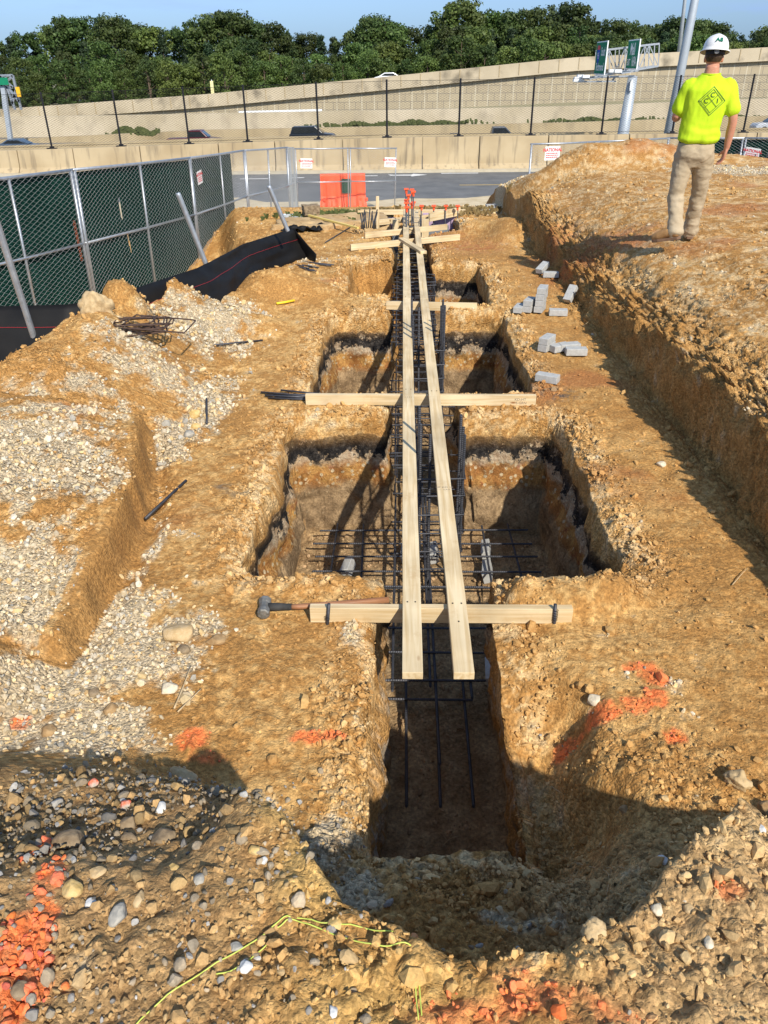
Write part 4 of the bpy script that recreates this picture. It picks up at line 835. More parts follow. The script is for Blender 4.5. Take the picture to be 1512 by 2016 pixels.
ym = loose('plastic_marker', [(545, 603), (560, 600), (580, 597)], .014, 'small yellow plastic tube on the left bench', mat=noise_mat('yellow_plastic', (.75, .50, .02), (.85, .6, .05), 8, rough=.4)); ym['category'] = 'marker'
# ------------------------------------------------------------------ silt fence, panel fences
def chain(w, h, p=.058, r=.0026, z0=0.0, sag=0.0, seed=0):
    """woven chain link in the XZ plane, x 0..w, z z0..z0+h"""
    nw = int(w/p)+1; nz = int(h/(p/2)); V = []; Fc = []; rr = np.random.default_rng(seed); base = 0
    zz = z0+np.arange(nz+1)*(p/2)
    for i in range(nw):
        x = i*p+np.where((np.arange(nz+1)+i) % 2 == 0, 0, p*1.02); x = np.clip(x+rr.normal(0, .0015, nz+1), 0, w)
        y = (.003*np.where(np.arange(nz+1) % 2 == 0, 1, -1)) + sag*np.sin(x*2.1)*np.sin((zz-z0)/h*3.14)
        for k in range(3):
            a = k*2.094; V.append(np.stack([x+r*math.cos(a), y+r*math.sin(a), zz], 1))
        j = np.arange(nz)
        for k in range(3):
            k2 = (k+1) % 3; Fc.append(np.stack([base+k*(nz+1)+j, base+k2*(nz+1)+j, base+k2*(nz+1)+j+1, base+k*(nz+1)+j+1], 1))
        base += 3*(nz+1)
    return np.concatenate(V), np.concatenate(Fc)
M_WIRE = noise_mat('galvanised_wire', (.38, .40, .40), (.52, .53, .52), 30, rough=.5, metal=.3, bump=0)
M_SCREEN = noise_mat('dark_green_screen', (.003, .022, .016), (.006, .038, .028), 5, rough=.9, spec=.05, bump=.4, bscale=300, bdist=.002)
M_SIGNW = noise_mat('white_sign', (.66, .66, .64), (.78, .78, .76), 6, rough=.5, bump=0); M_RED = noise_mat('sign_red', (.55, .02, .03), (.65, .04, .05), 9, rough=.5, bump=0)
def fence_sign(parent, x, z, s, tilt=0.0, y=-.03):
    M = Matrix.Translation((x, y, z))@Matrix.Rotation(tilt, 4, 'Y')
    mb = MB(); mb.box((0, 0, 0), (.42*s, .006, .32*s)); o = mb.build('sign_plate', M_SIGNW, parent, bevel=.004); o.matrix_local = M
    a = text_mesh('NATIONAL', .105*s, M_RED, 'lettering', o, Matrix.Translation((0, -.005, .075*s))@Matrix.Rotation(math.pi/2, 4, 'X'), bold=.003)
    mb = MB(); rr = random.Random(int(x*100)); 
    for row, z_ in enumerate((-.0, -.045, -.09)):
        xx = -.17*s
        while xx < .15*s:
            w_ = rr.uniform(.02, .05)*s; mb.box((xx+w_/2, -.005, z_*s), (w_, .001, .022*s)); xx += w_+.012*s
    mb.build('small_print', M_RED, o); return o
def panel(A, B, zt, zb, label, posts=(0, .5, 1), mid=.5, screen=None, tears=(), signs=(), sag=.02, wire=True, group='chain link construction fence panels', seed=1, skirt=0.0):
    A = Vector(A); B = Vector(B); L = (B-A).length; rz = math.atan2(B.y-A.y, B.x-A.x); h = zt-zb
    t = empty('fence_panel', (A.x, A.y, zb), rz, label, 'fence panel', group)
    sl = (B.z-A.z)  # tilt of the panel along its length
    Rm = Matrix.Rotation(-math.atan2(sl, L), 4, 'Y'); t.rotation_mode = 'XYZ'; t.rotation_euler = (0, -math.atan2(sl, L), rz)
    for f in posts:
        mb = MB(); r = (.024 if f in (0, 1) else .019)*(.7 if A.y > 24 else 1); x = min(max(f*L, .03), L-.03); mb.tube([(x, 0, -.05), (x+.006, .004, h*.5), (x, 0, h)], r, 10); mb.build('post', M_GALV, t, smooth=True)
    for f in (mid, 1.0):
        mb = MB(); mb.tube([(.0, 0, h*f), (L/2, 0, h*f-.008), (L, 0, h*f)], .021 if f == 1 else .018, 10); mb.build('rail', M_GALV, t, smooth=True)
    if wire:
        V, Fq = chain(L, h+skirt, sag=sag, seed=seed, z0=-skirt); V[:, 1] -= .03; me = np_mesh('mesh', V, Fq); link('chain_link_mesh', me, M_WIRE, t)
    if screen:
        x0, x1 = screen[0]*L, screen[1]*L; nx2, nz2 = int((x1-x0)/.025)+2, int(h/.025)+2; X = np.linspace(x0, x1, nx2); Z = np.linspace(.0, h-.03, nz2); gx2, gz2 = np.meshgrid(X, Z)
        yy = .035+.022*fbm(gx2.ravel().astype(np.float32)*.8, gz2.ravel().astype(np.float32)*.3, gx2.ravel()*0+seed, 2.2, 3, 400+seed)+.01*np.abs(np.sin(gx2.ravel()*3.1))
        V = np.stack([gx2.ravel(), yy, gz2.ravel()], 1); idx2 = np.arange(nx2*nz2).reshape(nz2, nx2); Q = np.stack([idx2[:-1, :-1], idx2[:-1, 1:], idx2[1:, 1:], idx2[1:, :-1]], -1).reshape(-1, 4)
        cx2 = V[Q].mean(1); keep = np.ones(len(Q), bool)
        for (tx, tz, tw, th, sh_) in tears:
            u = np.clip((cx2[:, 2]-(tz-th/2))/th, 0, 1); ww = tw*np.sin(u*math.pi)**1.3; inside = (np.abs(cx2[:, 2]-tz) < th/2) & (np.abs(cx2[:, 0]-tx-sh_*(cx2[:, 2]-tz)) < np.maximum(ww, 0)); keep &= ~inside
        me = np_mesh('screen', V, Q[keep], smooth=True); o = link('privacy_screen', me, M_SCREEN, t); m = o.modifiers.new('thick', 'SOLIDIFY'); m.thickness = .003
    for s_ in signs: fence_sign(t, *s_)
    return t
# panel corners: pixel of the top of the post and its distance
def ptop(px, py, Y): return at(px, py, Y=Y)
PF = [ptop(-150, 368, 8.6), ptop(135, 336, 10.8), ptop(369, 312, 14.4), ptop(478, 297, 18.2), ptop(563, 291, 21.8)]
labs = ['leftmost fence panel with a long tear in its green screen', 'second fence panel, green screen with a narrow slit, rust on its left post', 'third fence panel with a small sign, screen ending at its far side', 'bare see-through fence panel beyond the green screen']
tears = [((2.55, .95, .055, .62, -.12), (2.75, .45, .03, .5, -.2)), ((1.15, 1.25, .03, .42, 0.0), (1.27, .75, .02, .45, -.15)), (), ()]
for i in range(4):
    a, b = PF[i], PF[i+1]; L_ = (b-a).length
    panel((a.x, a.y, a.z), (b.x, b.y, b.z), a.z, a.z-1.83, labs[i], screen=[(0, 1), (0, 1), (0, .74), None][i], tears=tears[i], signs=[(), (), ((.10*L_, 1.50, .68, -.1),), ()][i], sag=.03, seed=i+1)
# rusty chain on the shared post
pA = PF[1]
mb = MB(); 
for k in range(16): c = Vector((0, 0, -k*.032)); mb.tube([c+Vector((math.cos(a)*.014*(1 if k % 2 else .4), math.cos(a)*.014*(.4 if k % 2 else 1), math.sin(a)*.022)) for a in [j*math.pi/4 for j in range(9)]], .0045, 5)
o = mb.build('chain', noise_mat('rust', (.16, .035, .015), (.30, .09, .04), 30), loc=(pA.x-.03, pA.y-.08, pA.z-.62)); tag(o, 'rusty chain hanging on the post between the two left fence panels', 'chain')
# far gate pair
g0, g1, g2 = at(577, 293, Y=25.2), at(684, 292, Y=25.6), at(778, 292, Y=26.0)
panel(g0, g1, g0.z, g0.z-1.85, 'left gate leaf with a red and white sign, in front of the orange barrier', posts=(0, 1), signs=((.34, 1.45, .85, .03),), sag=.01, seed=11)
panel(g1, g2, g1.z, g1.z-1.85, 'right gate leaf with a red and white sign, nearest the road', posts=(0, 1), signs=((1.28, 1.46, .85, .03),), sag=.01, seed=12)
e0, e1 = PF[4], at(577, 292, Y=25.0)
panel(e0, e1, e0.z, e0.z-1.83, 'short dark fence panel where the left fence meets the gate', posts=(0, .4, 1), seed=13)
# right hand fence behind the mound
r0, r1, r2, r3 = at(1044, 284, Y=20), at(1178, 279, Y=20.6), at(1320, 272, Y=21.2), at(1472, 272, Y=20.0); r4 = at(1640, 272, Y=19)
panel(r0, r1, r0.z, r0.z-1.83, 'bare fence panel behind the left shoulder of the soil mound', posts=(0, 1), signs=((.58, 1.62, .95, 0),), seed=14)
panel(r1, r2, r1.z, r1.z-1.83, 'fence panel behind the soil mound, mostly hidden by it', posts=(0, 1), seed=15)
panel(r2, r3, r2.z, r2.z-1.83, 'green screened fence panel just right of the worker', posts=(0, .6, 1), screen=(.45, 1), signs=(), seed=16)
panel(r3, r4, r3.z, r3.z-1.83, 'green screened fence panel at the right edge with a small sign', posts=(0, .5, 1), screen=(0, 1), signs=((.22, 1.5, .8, .15),), seed=17)
# rebar cage standing at the right behind the worker
cg0, cg1 = at(1385, 335, Y=17.2), at(1530, 335, Y=17.2); t = empty('rebar_cage', (0, 0, 0), label='long low rebar cage behind the worker in front of the green screen', cat='rebar cage')
for i in range(26):
    x = cg0.x+(cg1.x-cg0.x)*i/25; bar('vertical_bar', (x, 17.2+(i % 2)*.35, cg0.z-.35), (x, 17.2+(i % 2)*.35, cg0.z+.22+rj.uniform(-.06, .08)), t, .011, False)
for z_ in (0, .12, -.12):
    for y_ in (17.2, 17.55): bar('long_bar', (cg0.x-.1, y_, cg0.z+z_), (cg1.x, y_, cg0.z+z_), t, .011, False)
# silt fence
TP = [at(x, y, z=.60) for x, y in ((-120, 604), (0, 602), (130, 600), (205, 588), (300, 556), (390, 527), (480, 480), (540, 461), (576, 450))]
for i_, z_ in ((4, .57), (5, .52), (6, .46), (7, .43), (8, .42)):
    xy_ = ((300, 556), (390, 527), (480, 480), (540, 461), (576, 450))[i_-4]; TP[i_] = at(*xy_, z=z_)
def interp_poly(P, n):
    d = [0]
    for a, b in zip(P, P[1:]): d.append(d[-1]+(b-a).length)
    out = []
    for i in range(n+1):
        s = d[-1]*i/n; k = max(j for j in range(len(P)-1) if d[j] <= s+1e-9); t = (s-d[k])/(d[k+1]-d[k]); out.append(P[k].lerp(P[k+1], min(t, 1)))
    return out, d[-1]
T, Lf = interp_poly(TP, 220); NV = 26; V = []; seam = []
for i, p in enumerate(T):
    a = T[max(i-1, 0)]; b = T[min(i+1, len(T)-1)]; d = (b-a); d.z = 0; d.normalize(); nrm = Vector((d.y, -d.x, 0))
    lean = .30+.10*math.sin(i*.03); col_ = []
    for k in range(NV+1):
        f = k/NV; zb_ = -.45; z_ = p.z+(zb_-p.z)*f
        bulge = .10*math.sin(f*math.pi)*(1+.5*math.sin(i*.06)) + lean*f*.8
        V.append((p.x+nrm.x*bulge, p.y+nrm.y*bulge, z_))
V = np.array(V, np.float32); s_ = np.repeat(np.arange(len(T)), NV+1).astype(np.float32)*Lf/220; f_ = np.tile(np.arange(NV+1)/NV, len(T)).astype(np.float32)
fold = .075*fbm(s_*.5+f_*1.6, f_*2.2-s_*.12, s_*0+.4, 2.3, 3, 500)+.035*np.abs(perlin(s_*1.2+f_*5.0, f_*9-s_*1.0, s_*0+2.2, 510))
V[:, 0] += fold*.9; V[:, 1] -= fold*.5; V[:, 2] += fold*.35*(1-f_)
idx2 = np.arange(len(T)*(NV+1)).reshape(len(T), NV+1); Q = np.stack([idx2[:-1, :-1], idx2[:-1, 1:], idx2[1:, 1:], idx2[1:, :-1]], -1).reshape(-1, 4)
sf = empty('silt_fence', (0, 0, 0), label='sagging black silt fence with a thin red thread, behind the left berm', cat='silt fence')
M_SILT = noise_mat('black_geotextile', (.0025, .0025, .003), (.009, .008, .007), 3, rough=.65, bump=.35, bscale=260, bdist=.001, spec=.25)
o = link('fabric', np_mesh('fabric', V, Q, smooth=True), M_SILT, sf); m = o.modifiers.new('t', 'SOLIDIFY'); m.thickness = .004
mb = MB(); vv = V.reshape(len(T), NV+1, 3); mb.tube([Vector([float(c) for c in vv[i, 4]])+Vector((.01, -.01, .004)) for i in range(0, len(T), 3)], .0012, 5); mb.build('red_thread', M_RED, sf)
e_ = Vector([float(c) for c in vv[-1, 0]]); e2 = Vector([float(c) for c in vv[-1, NV]]); f1 = at(622, 500, z=.16); f2 = at(600, 470, z=.3); f3 = at(560, 500, z=.0)
fv = []; 
for i in range(13):
    for k in range(13):
        a_ = i/12; b_ = k/12; top_ = e_.lerp(f1, a_); bot_ = e2.lerp(Vector((f1.x-.05, f1.y, -.1)), a_); p = top_.lerp(bot_, b_); p += Vector((.02, -.05, 0))*math.sin(a_*7+b_*5)*.5; fv.append(p)
mb = MB(); mb.add(fv, [(i*13+k, i*13+k+1, (i+1)*13+k+1, (i+1)*13+k) for i in range(12) for k in range(12)]); o = mb.build('end_flap', M_SILT, sf, smooth=True); m = o.modifiers.new('t', 'SOLIDIFY'); m.thickness = .004
for (px, py, qx, qy, zq, lab) in ((-14, 415, 48, 606, .62, 'leftmost galvanised pipe stake leaning on the silt fence'), (350, 380, 396, 496, .60, 'middle galvanised pipe stake leaning on the silt fence'), (529, 366, 563, 446, .58, 'right galvanised pipe stake at the end of the silt fence')):
    b_ = at(qx, qy, z=zq); L_ = .95; a_ = at(px, py, Y=b_.y-.05); d = (b_-a_).normalized(); mb = MB(); c = a_; mb.tube([Vector(), d*.02, (b_-a_), (b_-a_)+d*(.06 if px > 500 else .85)], [.024, .028, .028, .028], 12); o = mb.build('pipe_stake', M_GALV, smooth=False, loc=c); tag(o, lab, 'pipe stake', 'galvanised pipe stakes')
# plastic scraps near the end of the fence
for (px, py, sx, sy, matc, lab, cat) in ((598, 455, .35, .25, M_SILT, 'crumpled black plastic sheet at the end of the silt fence', 'plastic sheet'), (590, 436, .3, .15, M_BRICK, 'grey crumpled sheet beside the broken slab', 'plastic sheet'), (570, 428, .12, .14, noise_mat('pale_blue_plastic', (.35, .50, .62), (.7, .75, .8), 9, rough=.3), 'pale blue plastic scrap at the foot of the right pipe stake', 'plastic scrap')):
    p = hit(px, py); bm = bmesh.new(); bmesh.ops.create_grid(bm, x_segments=24, y_segments=24, size=.5)
    A = np.array([v.co[:] for v in bm.verts], np.float32); nz_ = fbm(A[:, 0]+px, A[:, 1], A[:, 0]*0, 3.2, 4, 600)
    for v, n_ in zip(bm.verts, nz_): v.co = Vector((v.co.x*sx*2*(1+.5*n_), v.co.y*sy*2*(1+.3*n_), .22*abs(n_)*(sx*2)))
    me = bpy.data.meshes.new(cat); bm.to_mesh(me); bm.free(); o = link(cat.replace(' ', '_'), me, matc, smooth=True); m = o.modifiers.new('t', 'SOLIDIFY'); m.thickness = .004; o.location = (p.x, p.y, ghs(p.x, p.y)+.03); tag(o, lab, cat)
# broken concrete slabs by the barrier
M_SLAB = noise_mat('muddy_concrete', (.34, .21, .09), (.50, .36, .19), 5, bump=.6, bscale=40, bdist=.02)
def lump(name, c, d, rz, label, cat, mat, amp=.06, seed=1, rx=0):
    bm = bmesh.new(); bmesh.ops.create_cube(bm, size=1.0); bmesh.ops.subdivide_edges(bm, edges=bm.edges, cuts=18, use_grid_fill=True)
    A = np.array([v.co[:] for v in bm.verts], np.float32)*np.array(d); n_ = fbm(A[:, 0]+seed, A[:, 1], A[:, 2], 1.0/max(d)*4, 4, seed)
    nv = A/np.maximum(np.linalg.norm(A, axis=1), .01)[:, None]; A = A+nv*n_[:, None]*amp*max(d)
    for v, a_ in zip(bm.verts, A): v.co = a_
    me = bpy.data.meshes.new(name); bm.to_mesh(me); bm.free(); o = link(name, me, mat, smooth=True); o.location = c; o.rotation_euler = (rx, 0, rz); return tag(o, label, cat)
p = at(690, 436, z=.0); lump('concrete_slab', (p.x, p.y, -.09), (1.35, .8, .34), .14, 'broken muddy concrete slab lying below the orange barrier', 'concrete slab', M_SLAB, .11, 3)
p = at(600, 445, z=.0); lump('concrete_slab', (p.x, p.y, -.04), (1.0, .7, .24), -.1, 'thin broken slab left of the larger one', 'concrete slab', M_SLAB, .12, 5)
p = at(612, 420, z=.1); lump('soil_clod', (p.x, p.y, .16), (.28, .25, .16), .3, 'dark clod with weeds on the broken slab', 'clod', RM['dark'], .12, 7)
# formwork: foam boards, grey form panels, blocks
M_FOAM = noise_mat('lilac_foam', (.36, .25, .36), (.46, .34, .45), 8, rough=.8, bump=.2)
M_FORM = noise_mat('grey_form', (.13, .14, .15), (.20, .21, .22), 6, rough=.8)
def formp(x0, x1, Y, z0, z1, th, mat, name, lab, cat):
    mb = MB(); mb.box(((x0+x1)/2, Y, (z0+z1)/2), (x1-x0, th, z1-z0)); o = mb.build(name, mat, bevel=.006); c = Vector(((x0+x1)/2, Y, (z0+z1)/2)); o.data.transform(Matrix.Translation(-c)); o.location = c; tag(o, lab, cat)
formp(-.56, -.02, 14.3, -.25, .06, .05, M_FOAM, 'foam_board', 'lilac foam board left of the planks in the formwork', 'foam board')
formp(.42, 1.05, 14.85, -.25, .05, .05, M_FOAM, 'foam_board', 'lilac foam board right of the planks in the formwork', 'foam board')
formp(-.46, -.03, 13.55, -.45, -.04, .03, M_FORM, 'formwork', 'grey form panel left of the planks', 'formwork')
formp(.45, .85, 14.0, -.45, -.02, .03, M_FORM, 'formwork', 'grey form panel right of the planks', 'formwork')
for (x, Y, lab) in ((-.06, 13.9, 'stubby timber block left of the planks by the far cage'), (.44, 13.9, 'stubby timber block right of the planks by the far cage')): board('timber_block', (x, Y, -.3), (x, Y, .10), .12, .09, up=(0, 1, 0), label=lab, cat='timber block')
board('form_timber', at(845, 428, z=.07), at(905, 416, z=.07), .04, .14, label='thick slanting form timber right of the far cage', group='boards laid on edge across the trench', cat='board')
# weeds by the far verge
def weeds(name, x, y, n, h, lab, cols=((.05, .07, .02), (.11, .12, .035))):
    V = []; Fq = []
    for i in range(n):
        a = rj.uniform(0, 6.28); r_ = abs(rj.gauss(0, .35)); bx, by = x+r_*math.cos(a)*1.4, y+r_*math.sin(a)*.6; bz = ghs(bx, by); l = rj.uniform(.4, 1)*h; w = .02
        for k in range(3):
            q_ = rj.uniform(0, 6.28); dx, dy = math.cos(q_)*l*.6, math.sin(q_)*l*.6; b = len(V); V += [(bx-w, by, bz), (bx+w, by, bz+.01), (bx+dx*.6+w, by+dy*.6, bz+l*.7), (bx+dx*.6-w, by+dy*.6, bz+l*.75)]; Fq.append((b, b+1, b+2, b+3))
    return tag(link(name, np_mesh(name, V, Fq), noise_mat(name+'_leaf', *cols, 9)), lab, 'weeds', 'weeds beside the site', )
for (px, py, z_, lab) in ((840, 407, .12, 'low brown weeds behind the low capped rods, left patch'), (880, 406, .12, 'low brown weeds behind the low capped rods, right patch'), (775, 410, .1, 'low brown weeds left of the tall capped rods'), (640, 418, .1, 'tuft of green weeds at the left foot of the barrier')):
    p = at(px, py, z=z_); weeds('weeds', p.x, p.y, 260, .16, lab, ((.13, .09, .035), (.26, .19, .08)) if 'brown' in lab else ((.05, .07, .02), (.11, .12, .035)))
# ------------------------------------------------------------------ water filled barrier
bp = at(677, 418, Y=26.35); zB = -1.62
t = empty('road_barrier', (bp.x, 26.35, zB), .05, 'orange plastic road barrier with a dark square opening, behind the gate', 'road barrier')
mb = MB(); L = 1.42; pr = [(-.30, 0), (-.30, .14), (-.22, .30), (-.15, .42), (-.12, 1.02), (-.10, 1.07)]; pr = pr+[(-a, z) for a, z in reversed(pr)]
nseg = 19; vs = []; fs = []
for i in range(nseg):
    x = -L/2+L*i/(nseg-1); gv = .035 if (i % 4) in (1, 2) else 0
    tp = .06 if i in (0, nseg-1) else 0
    for (y_, z_) in pr: vs.append((x*(1+.14*max(0, .5-z_)), y_*(1-(gv*6 if z_ < .6 else gv*1.2))-0, z_))
n_ = len(pr)
for i in range(nseg-1):
    for k in range(n_): fs.append((i*n_+k, i*n_+(k+1) % n_, (i+1)*n_+(k+1) % n_, (i+1)*n_+k)[::-1])
fs.append(tuple(range(n_))); fs.append(tuple((nseg-1)*n_+k for k in range(n_-1, -1, -1))); mb.add(vs, fs); mb.build('shell', M_ORANGE, t, bevel=.012)
mb = MB(); mb.box((.12, -.15, .72), (.30, .05, .42)); mb.build('fork_opening', noise_mat('dark_opening', (.015, .05, .03), (.04, .09, .06), 10), t)
for x in (-.6, -.2, .55, .75): mb = MB(); mb.box((x, -.215, .33), (.07, .03, .10)); mb.build('drain_boss', M_ORANGE, t, bevel=.01)
p = hit(930, 398)
# ------------------------------------------------------------------ road, wall with black fence
mb = MB(); mb.add([(-140, 28.6, -1.694), (140, 28.6, -1.694), (140, 37.2, -1.694), (-140, 37.2, -1.694)], [(0, 1, 2, 3)])
M_ASPH = noise_mat('asphalt', (.115, .118, .118), (.165, .165, .16), 1.2, bump=.4, bscale=60, bdist=.01, contrast=(.35, .65))
tag(mb.build('road', M_ASPH), 'grey asphalt road running behind the site', 'road', kind='structure')
def wob(x, y0): return y0
mb = MB(); n_ = 120
vs = []; 
for i in range(n_+1):
    x = -70+140*i/n_; e = 28.9+.5*math.sin(x*.7)+.35*math.sin(x*1.9+1)+.2*math.sin(x*4.1); vs += [(x, 25.5, -1.68), (x, e, -1.688)]
mb.add(vs, [(2*i, 2*i+2, 2*i+3, 2*i+1) for i in range(n_)]); tag(mb.build('verge', noise_mat('sand', (.46, .36, .21), (.60, .50, .33), 2.5, bump=.5, bscale=40)), 'strip of pale sand along the near edge of the road', 'verge', kind='structure')
M_PAINT = noise_mat('road_paint', (.55, .55, .53), (.72, .72, .70), 9, bump=0); M_YEL = noise_mat('road_paint_yellow', (.45, .30, .08), (.55, .40, .15), 9, bump=0)
def mark(px, py, w, d, m, lab, Y=None):
    p = at(px, py, z=-1.69); mb = MB(); mb.box((0, 0, 0), (w, d, .004)); o = mb.build('road_marking', m, loc=(p.x, p.y, -1.688)); o['kind'] = 'structure'; o['label'] = lab
for (px, py, w) in ((585, 350, .6), (725, 346, .8), (905, 341, 1.6), (1050, 337, 1.6), (500, 352, 1.2)): mark(px, py, w, .16, M_PAINT, 'white lane dash on the grey road')
mark(945, 364, 1.6, .10, M_YEL, 'faded yellow dash on the grey road')
p = at(805, 345, z=-1.69); mb = MB(); mb.add([(-.8, -.1, 0), (.1, -.16, 0), (.1, -.45, 0), (.8, .1, 0), (.2, .5, 0), (.1, .2, 0), (-.7, .2, 0), (-.9, .35, 0)], [(0, 1, 5, 6), (1, 2, 3, 4, 5), (0, 6, 7)]); o = mb.build('road_marking', M_PAINT, loc=(p.x, p.y, -1.687)); o['kind'] = 'structure'; o['label'] = 'white turn arrow painted on the grey road'
# wall
def stained(name, c1, c2, cs, amt=.5, vscale=(2.2, 2.2, .25), sc=2.0):
    m, N, L_, b = nmat(name, .9, 0, .2); t = N.new('ShaderNodeTexCoord'); n1_ = N.new('ShaderNodeTexNoise'); n1_.inputs['Scale'].default_value = sc*.5; n1_.inputs['Detail'].default_value = 5
    r = N.new('ShaderNodeValToRGB'); r.color_ramp.elements[0].position = .35; r.color_ramp.elements[1].position = .65; r.color_ramp.elements[0].color = (*c1, 1); r.color_ramp.elements[1].color = (*c2, 1)
    mp = N.new('ShaderNodeMapping'); mp.inputs['Scale'].default_value = vscale; n2_ = N.new('ShaderNodeTexNoise'); n2_.inputs['Scale'].default_value = sc*1.6; n2_.inputs['Detail'].default_value = 6
    r2 = N.new('ShaderNodeValToRGB'); r2.color_ramp.elements[0].position = .52; r2.color_ramp.elements[1].position = .72; r2.color_ramp.elements[0].color = (0, 0, 0, 1); r2.color_ramp.elements[1].color = (amt, amt, amt, 1)
    mx = N.new('ShaderNodeMixRGB'); mx.inputs['Color2'].default_value = (*cs, 1)
    L_.new(t.outputs['Object'], n1_.inputs[0]); L_.new(n1_.outputs['Fac'], r.inputs[0]); L_.new(t.outputs['Object'], mp.inputs[0]); L_.new(mp.outputs[0], n2_.inputs[0]); L_.new(n2_.outputs['Fac'], r2.inputs[0])
    L_.new(r2.outputs[0], mx.inputs['Fac']); L_.new(r.outputs[0], mx.inputs['Color1']); L_.new(mx.outputs[0], b.inputs['Base Color']); return m
M_WALL = stained('stained_concrete', (.36, .275, .16), (.46, .365, .225), (.16, .13, .09), .75, (2.5, 2.5, .18), 1.3)
wz = lambda x: float(np.interp(x, [at(0, 297, Y=37.3).x, at(756, 271, Y=37.3).x, at(1512, 261, Y=37.3).x], [at(0, 297, Y=37.3).z, at(756, 271, Y=37.3).z, at(1512, 261, Y=37.3).z]))
t = empty('concrete_wall', (0, 37.3, -1.7), label='long tan concrete wall with dark streaks along the far side of the road', cat='wall')
x = -44.0; k = 0
while x < 44:
    w = 3.0+.5*((k*7) % 3-1); za, zb2 = wz(x)+1.7, wz(x+w)+1.7; mb = MB(); g_ = .02; y0_, y1_ = 0, .35
    prf = [(-.28, -.1), (-.28, .10), (-.10, .28), (0, 1)]
    vs = []
    for xx, zz_ in ((x+g_, za), (x+w-g_, zb2)): vs += [(xx, -.28, -.05), (xx, -.28, .10), (xx, -.08, .30), (xx, 0, zz_), (xx, .35, zz_), (xx, .35, -.05)]
    mb.add(vs, [(0, 1, 2, 3, 4, 5)[::-1], (6, 7, 8, 9, 10, 11), (0, 6, 7, 1)[::-1], (1, 7, 8, 2)[::-1], (2, 8, 9, 3)[::-1], (3, 9, 10, 4)[::-1], (4, 10, 11, 5)[::-1]]); mb.build('wall_panel', M_WALL, t, bevel=.015)
    x += w; k += 1
mb = MB(); mb.box((0, -.45, .05), (88, .35, .12)); mb.build('base_kerb', noise_mat('kerb_conc', (.42, .36, .25), (.52, .46, .34), 3), t)
bf = empty('wall_fence', (0, 37.45, 0), label='tall black chain link fence on top of the tan concrete wall', cat='fence')
PXF = [(-40, 0), (98, 207), (236, 198), (371, 192), (487, 188), (627, 184), (762, 180), (903, 176), (1044, 173), (1183, 170), (1322, 168), (1461, 167), (1600, 165)]
xs_ = [at(px, 270, Y=37.45).x for px, _ in PXF]; V0, F0 = chain(3.2, 2.15, p=.09, r=.0075, sag=0)
wme = None
for i, xx in enumerate(xs_):
    zt = wz(xx); mb = MB(); mb.tube([(xx, 0, zt), (xx, 0, zt+2.22)], .042, 8); mb.build('post', M_BLACK, bf); mb = MB(); mb.box((xx, 0, zt+.02), (.42, .22, .035)); mb.box((xx, 0, zt+.06), (.16, .14, .06)); mb.build('base_plate', M_BLACK, bf)
    if i < len(xs_)-1:
        w = xs_[i+1]-xx; V = V0.copy(); V[:, 0] = V[:, 0]*w/3.2; sl = (wz(xs_[i+1])-zt)/w; V[:, 2] += V[:, 0]*sl+.03; me = np_mesh('mesh', V, F0); o = link('chain_link_mesh', me, M_BLACK, bf); o.location = (xx, 0, zt)
        mb = MB(); mb.tube([(xx, 0, zt+.10), (xs_[i+1], 0, wz(xs_[i+1])+.10)], .008, 5); mb.build('tension_wire', M_BLACK, bf); mb = MB(); mb.tube([(xx, 0, zt+2.16), (xs_[i+1], 0, wz(xs_[i+1])+2.16)], .008, 5); mb.build('tension_wire', M_BLACK, bf)
# ------------------------------------------------------------------ highway, retaining wall, signs, cars
def band(name, Y, tops, zbot, thick, mat, label, cat, parent=None, zoff=0, n=40):
    P = [at(px, py, Y=Y) for px, py in tops]; xs = [p.x for p in P]; zs = [p.z+zoff for p in P]
    xa, xb_ = xs[0]-25, xs[-1]+25; vs = []
    def zf(x):
        if x < xs[0]: return zs[0]+(x-xs[0])*(zs[1]-zs[0])/(xs[1]-xs[0])
        if x > xs[-1]: return zs[-1]+(x-xs[-1])*(zs[-1]-zs[-2])/(xs[-1]-xs[-2])
        return float(np.interp(x, xs, zs))
    for i in range(n+1):
        x = xa+(xb_-xa)*i/n; zt = zf(x); zb_ = zbot(x) if callable(zbot) else zbot; vs += [(x, Y, zb_), (x, Y, zt), (x, Y+thick, zt), (x, Y+thick, zb_)]
    fs = []
    for i in range(n):
        for k in range(4): fs.append((i*4+k, i*4+4+k, i*4+4+(k+1) % 4, i*4+(k+1) % 4))
    fs.append((3, 2, 1, 0)); fs.append((n*4, n*4+1, n*4+2, n*4+3)); mb = MB(); mb.add(vs, fs); o = mb.build(name, mat, parent)
    if parent is None: tag(o, label, cat)
    return o, zf
mb = MB(); mb.add([(-260, 60, -4.99), (260, 60, -4.99), (260, 112, -4.99), (-260, 112, -4.99)], [(0, 1, 2, 3)]); tag(mb.build('highway', noise_mat('highway_asphalt', (.16, .15, .13), (.22, .20, .17), 1)), 'sunken highway beyond the tan wall', 'highway', kind='structure')
M_BARR = stained('barrier_concrete', (.36, .28, .16), (.45, .36, .22), (.22, .18, .12), .5, (1, 1, .4), .5)
M_BARR2 = stained('barrier_concrete_pale', (.42, .35, .23), (.54, .46, .33), (.26, .22, .16), .5, (1, 1, .6), .4)
band('traffic_barrier', 80, [(0, 288), (400, 273), (650, 268), (760, 266), (1100, 262), (1512, 252)], -5.0, .6, M_BARR, 'low tan concrete barrier on the near side of the highway', 'barrier')
band('traffic_barrier', 99, [(0, 275), (400, 256), (760, 249), (1130, 241), (1512, 228)], -5.0, .7, M_BARR, 'tan concrete barrier just behind the passing vehicles', 'barrier')
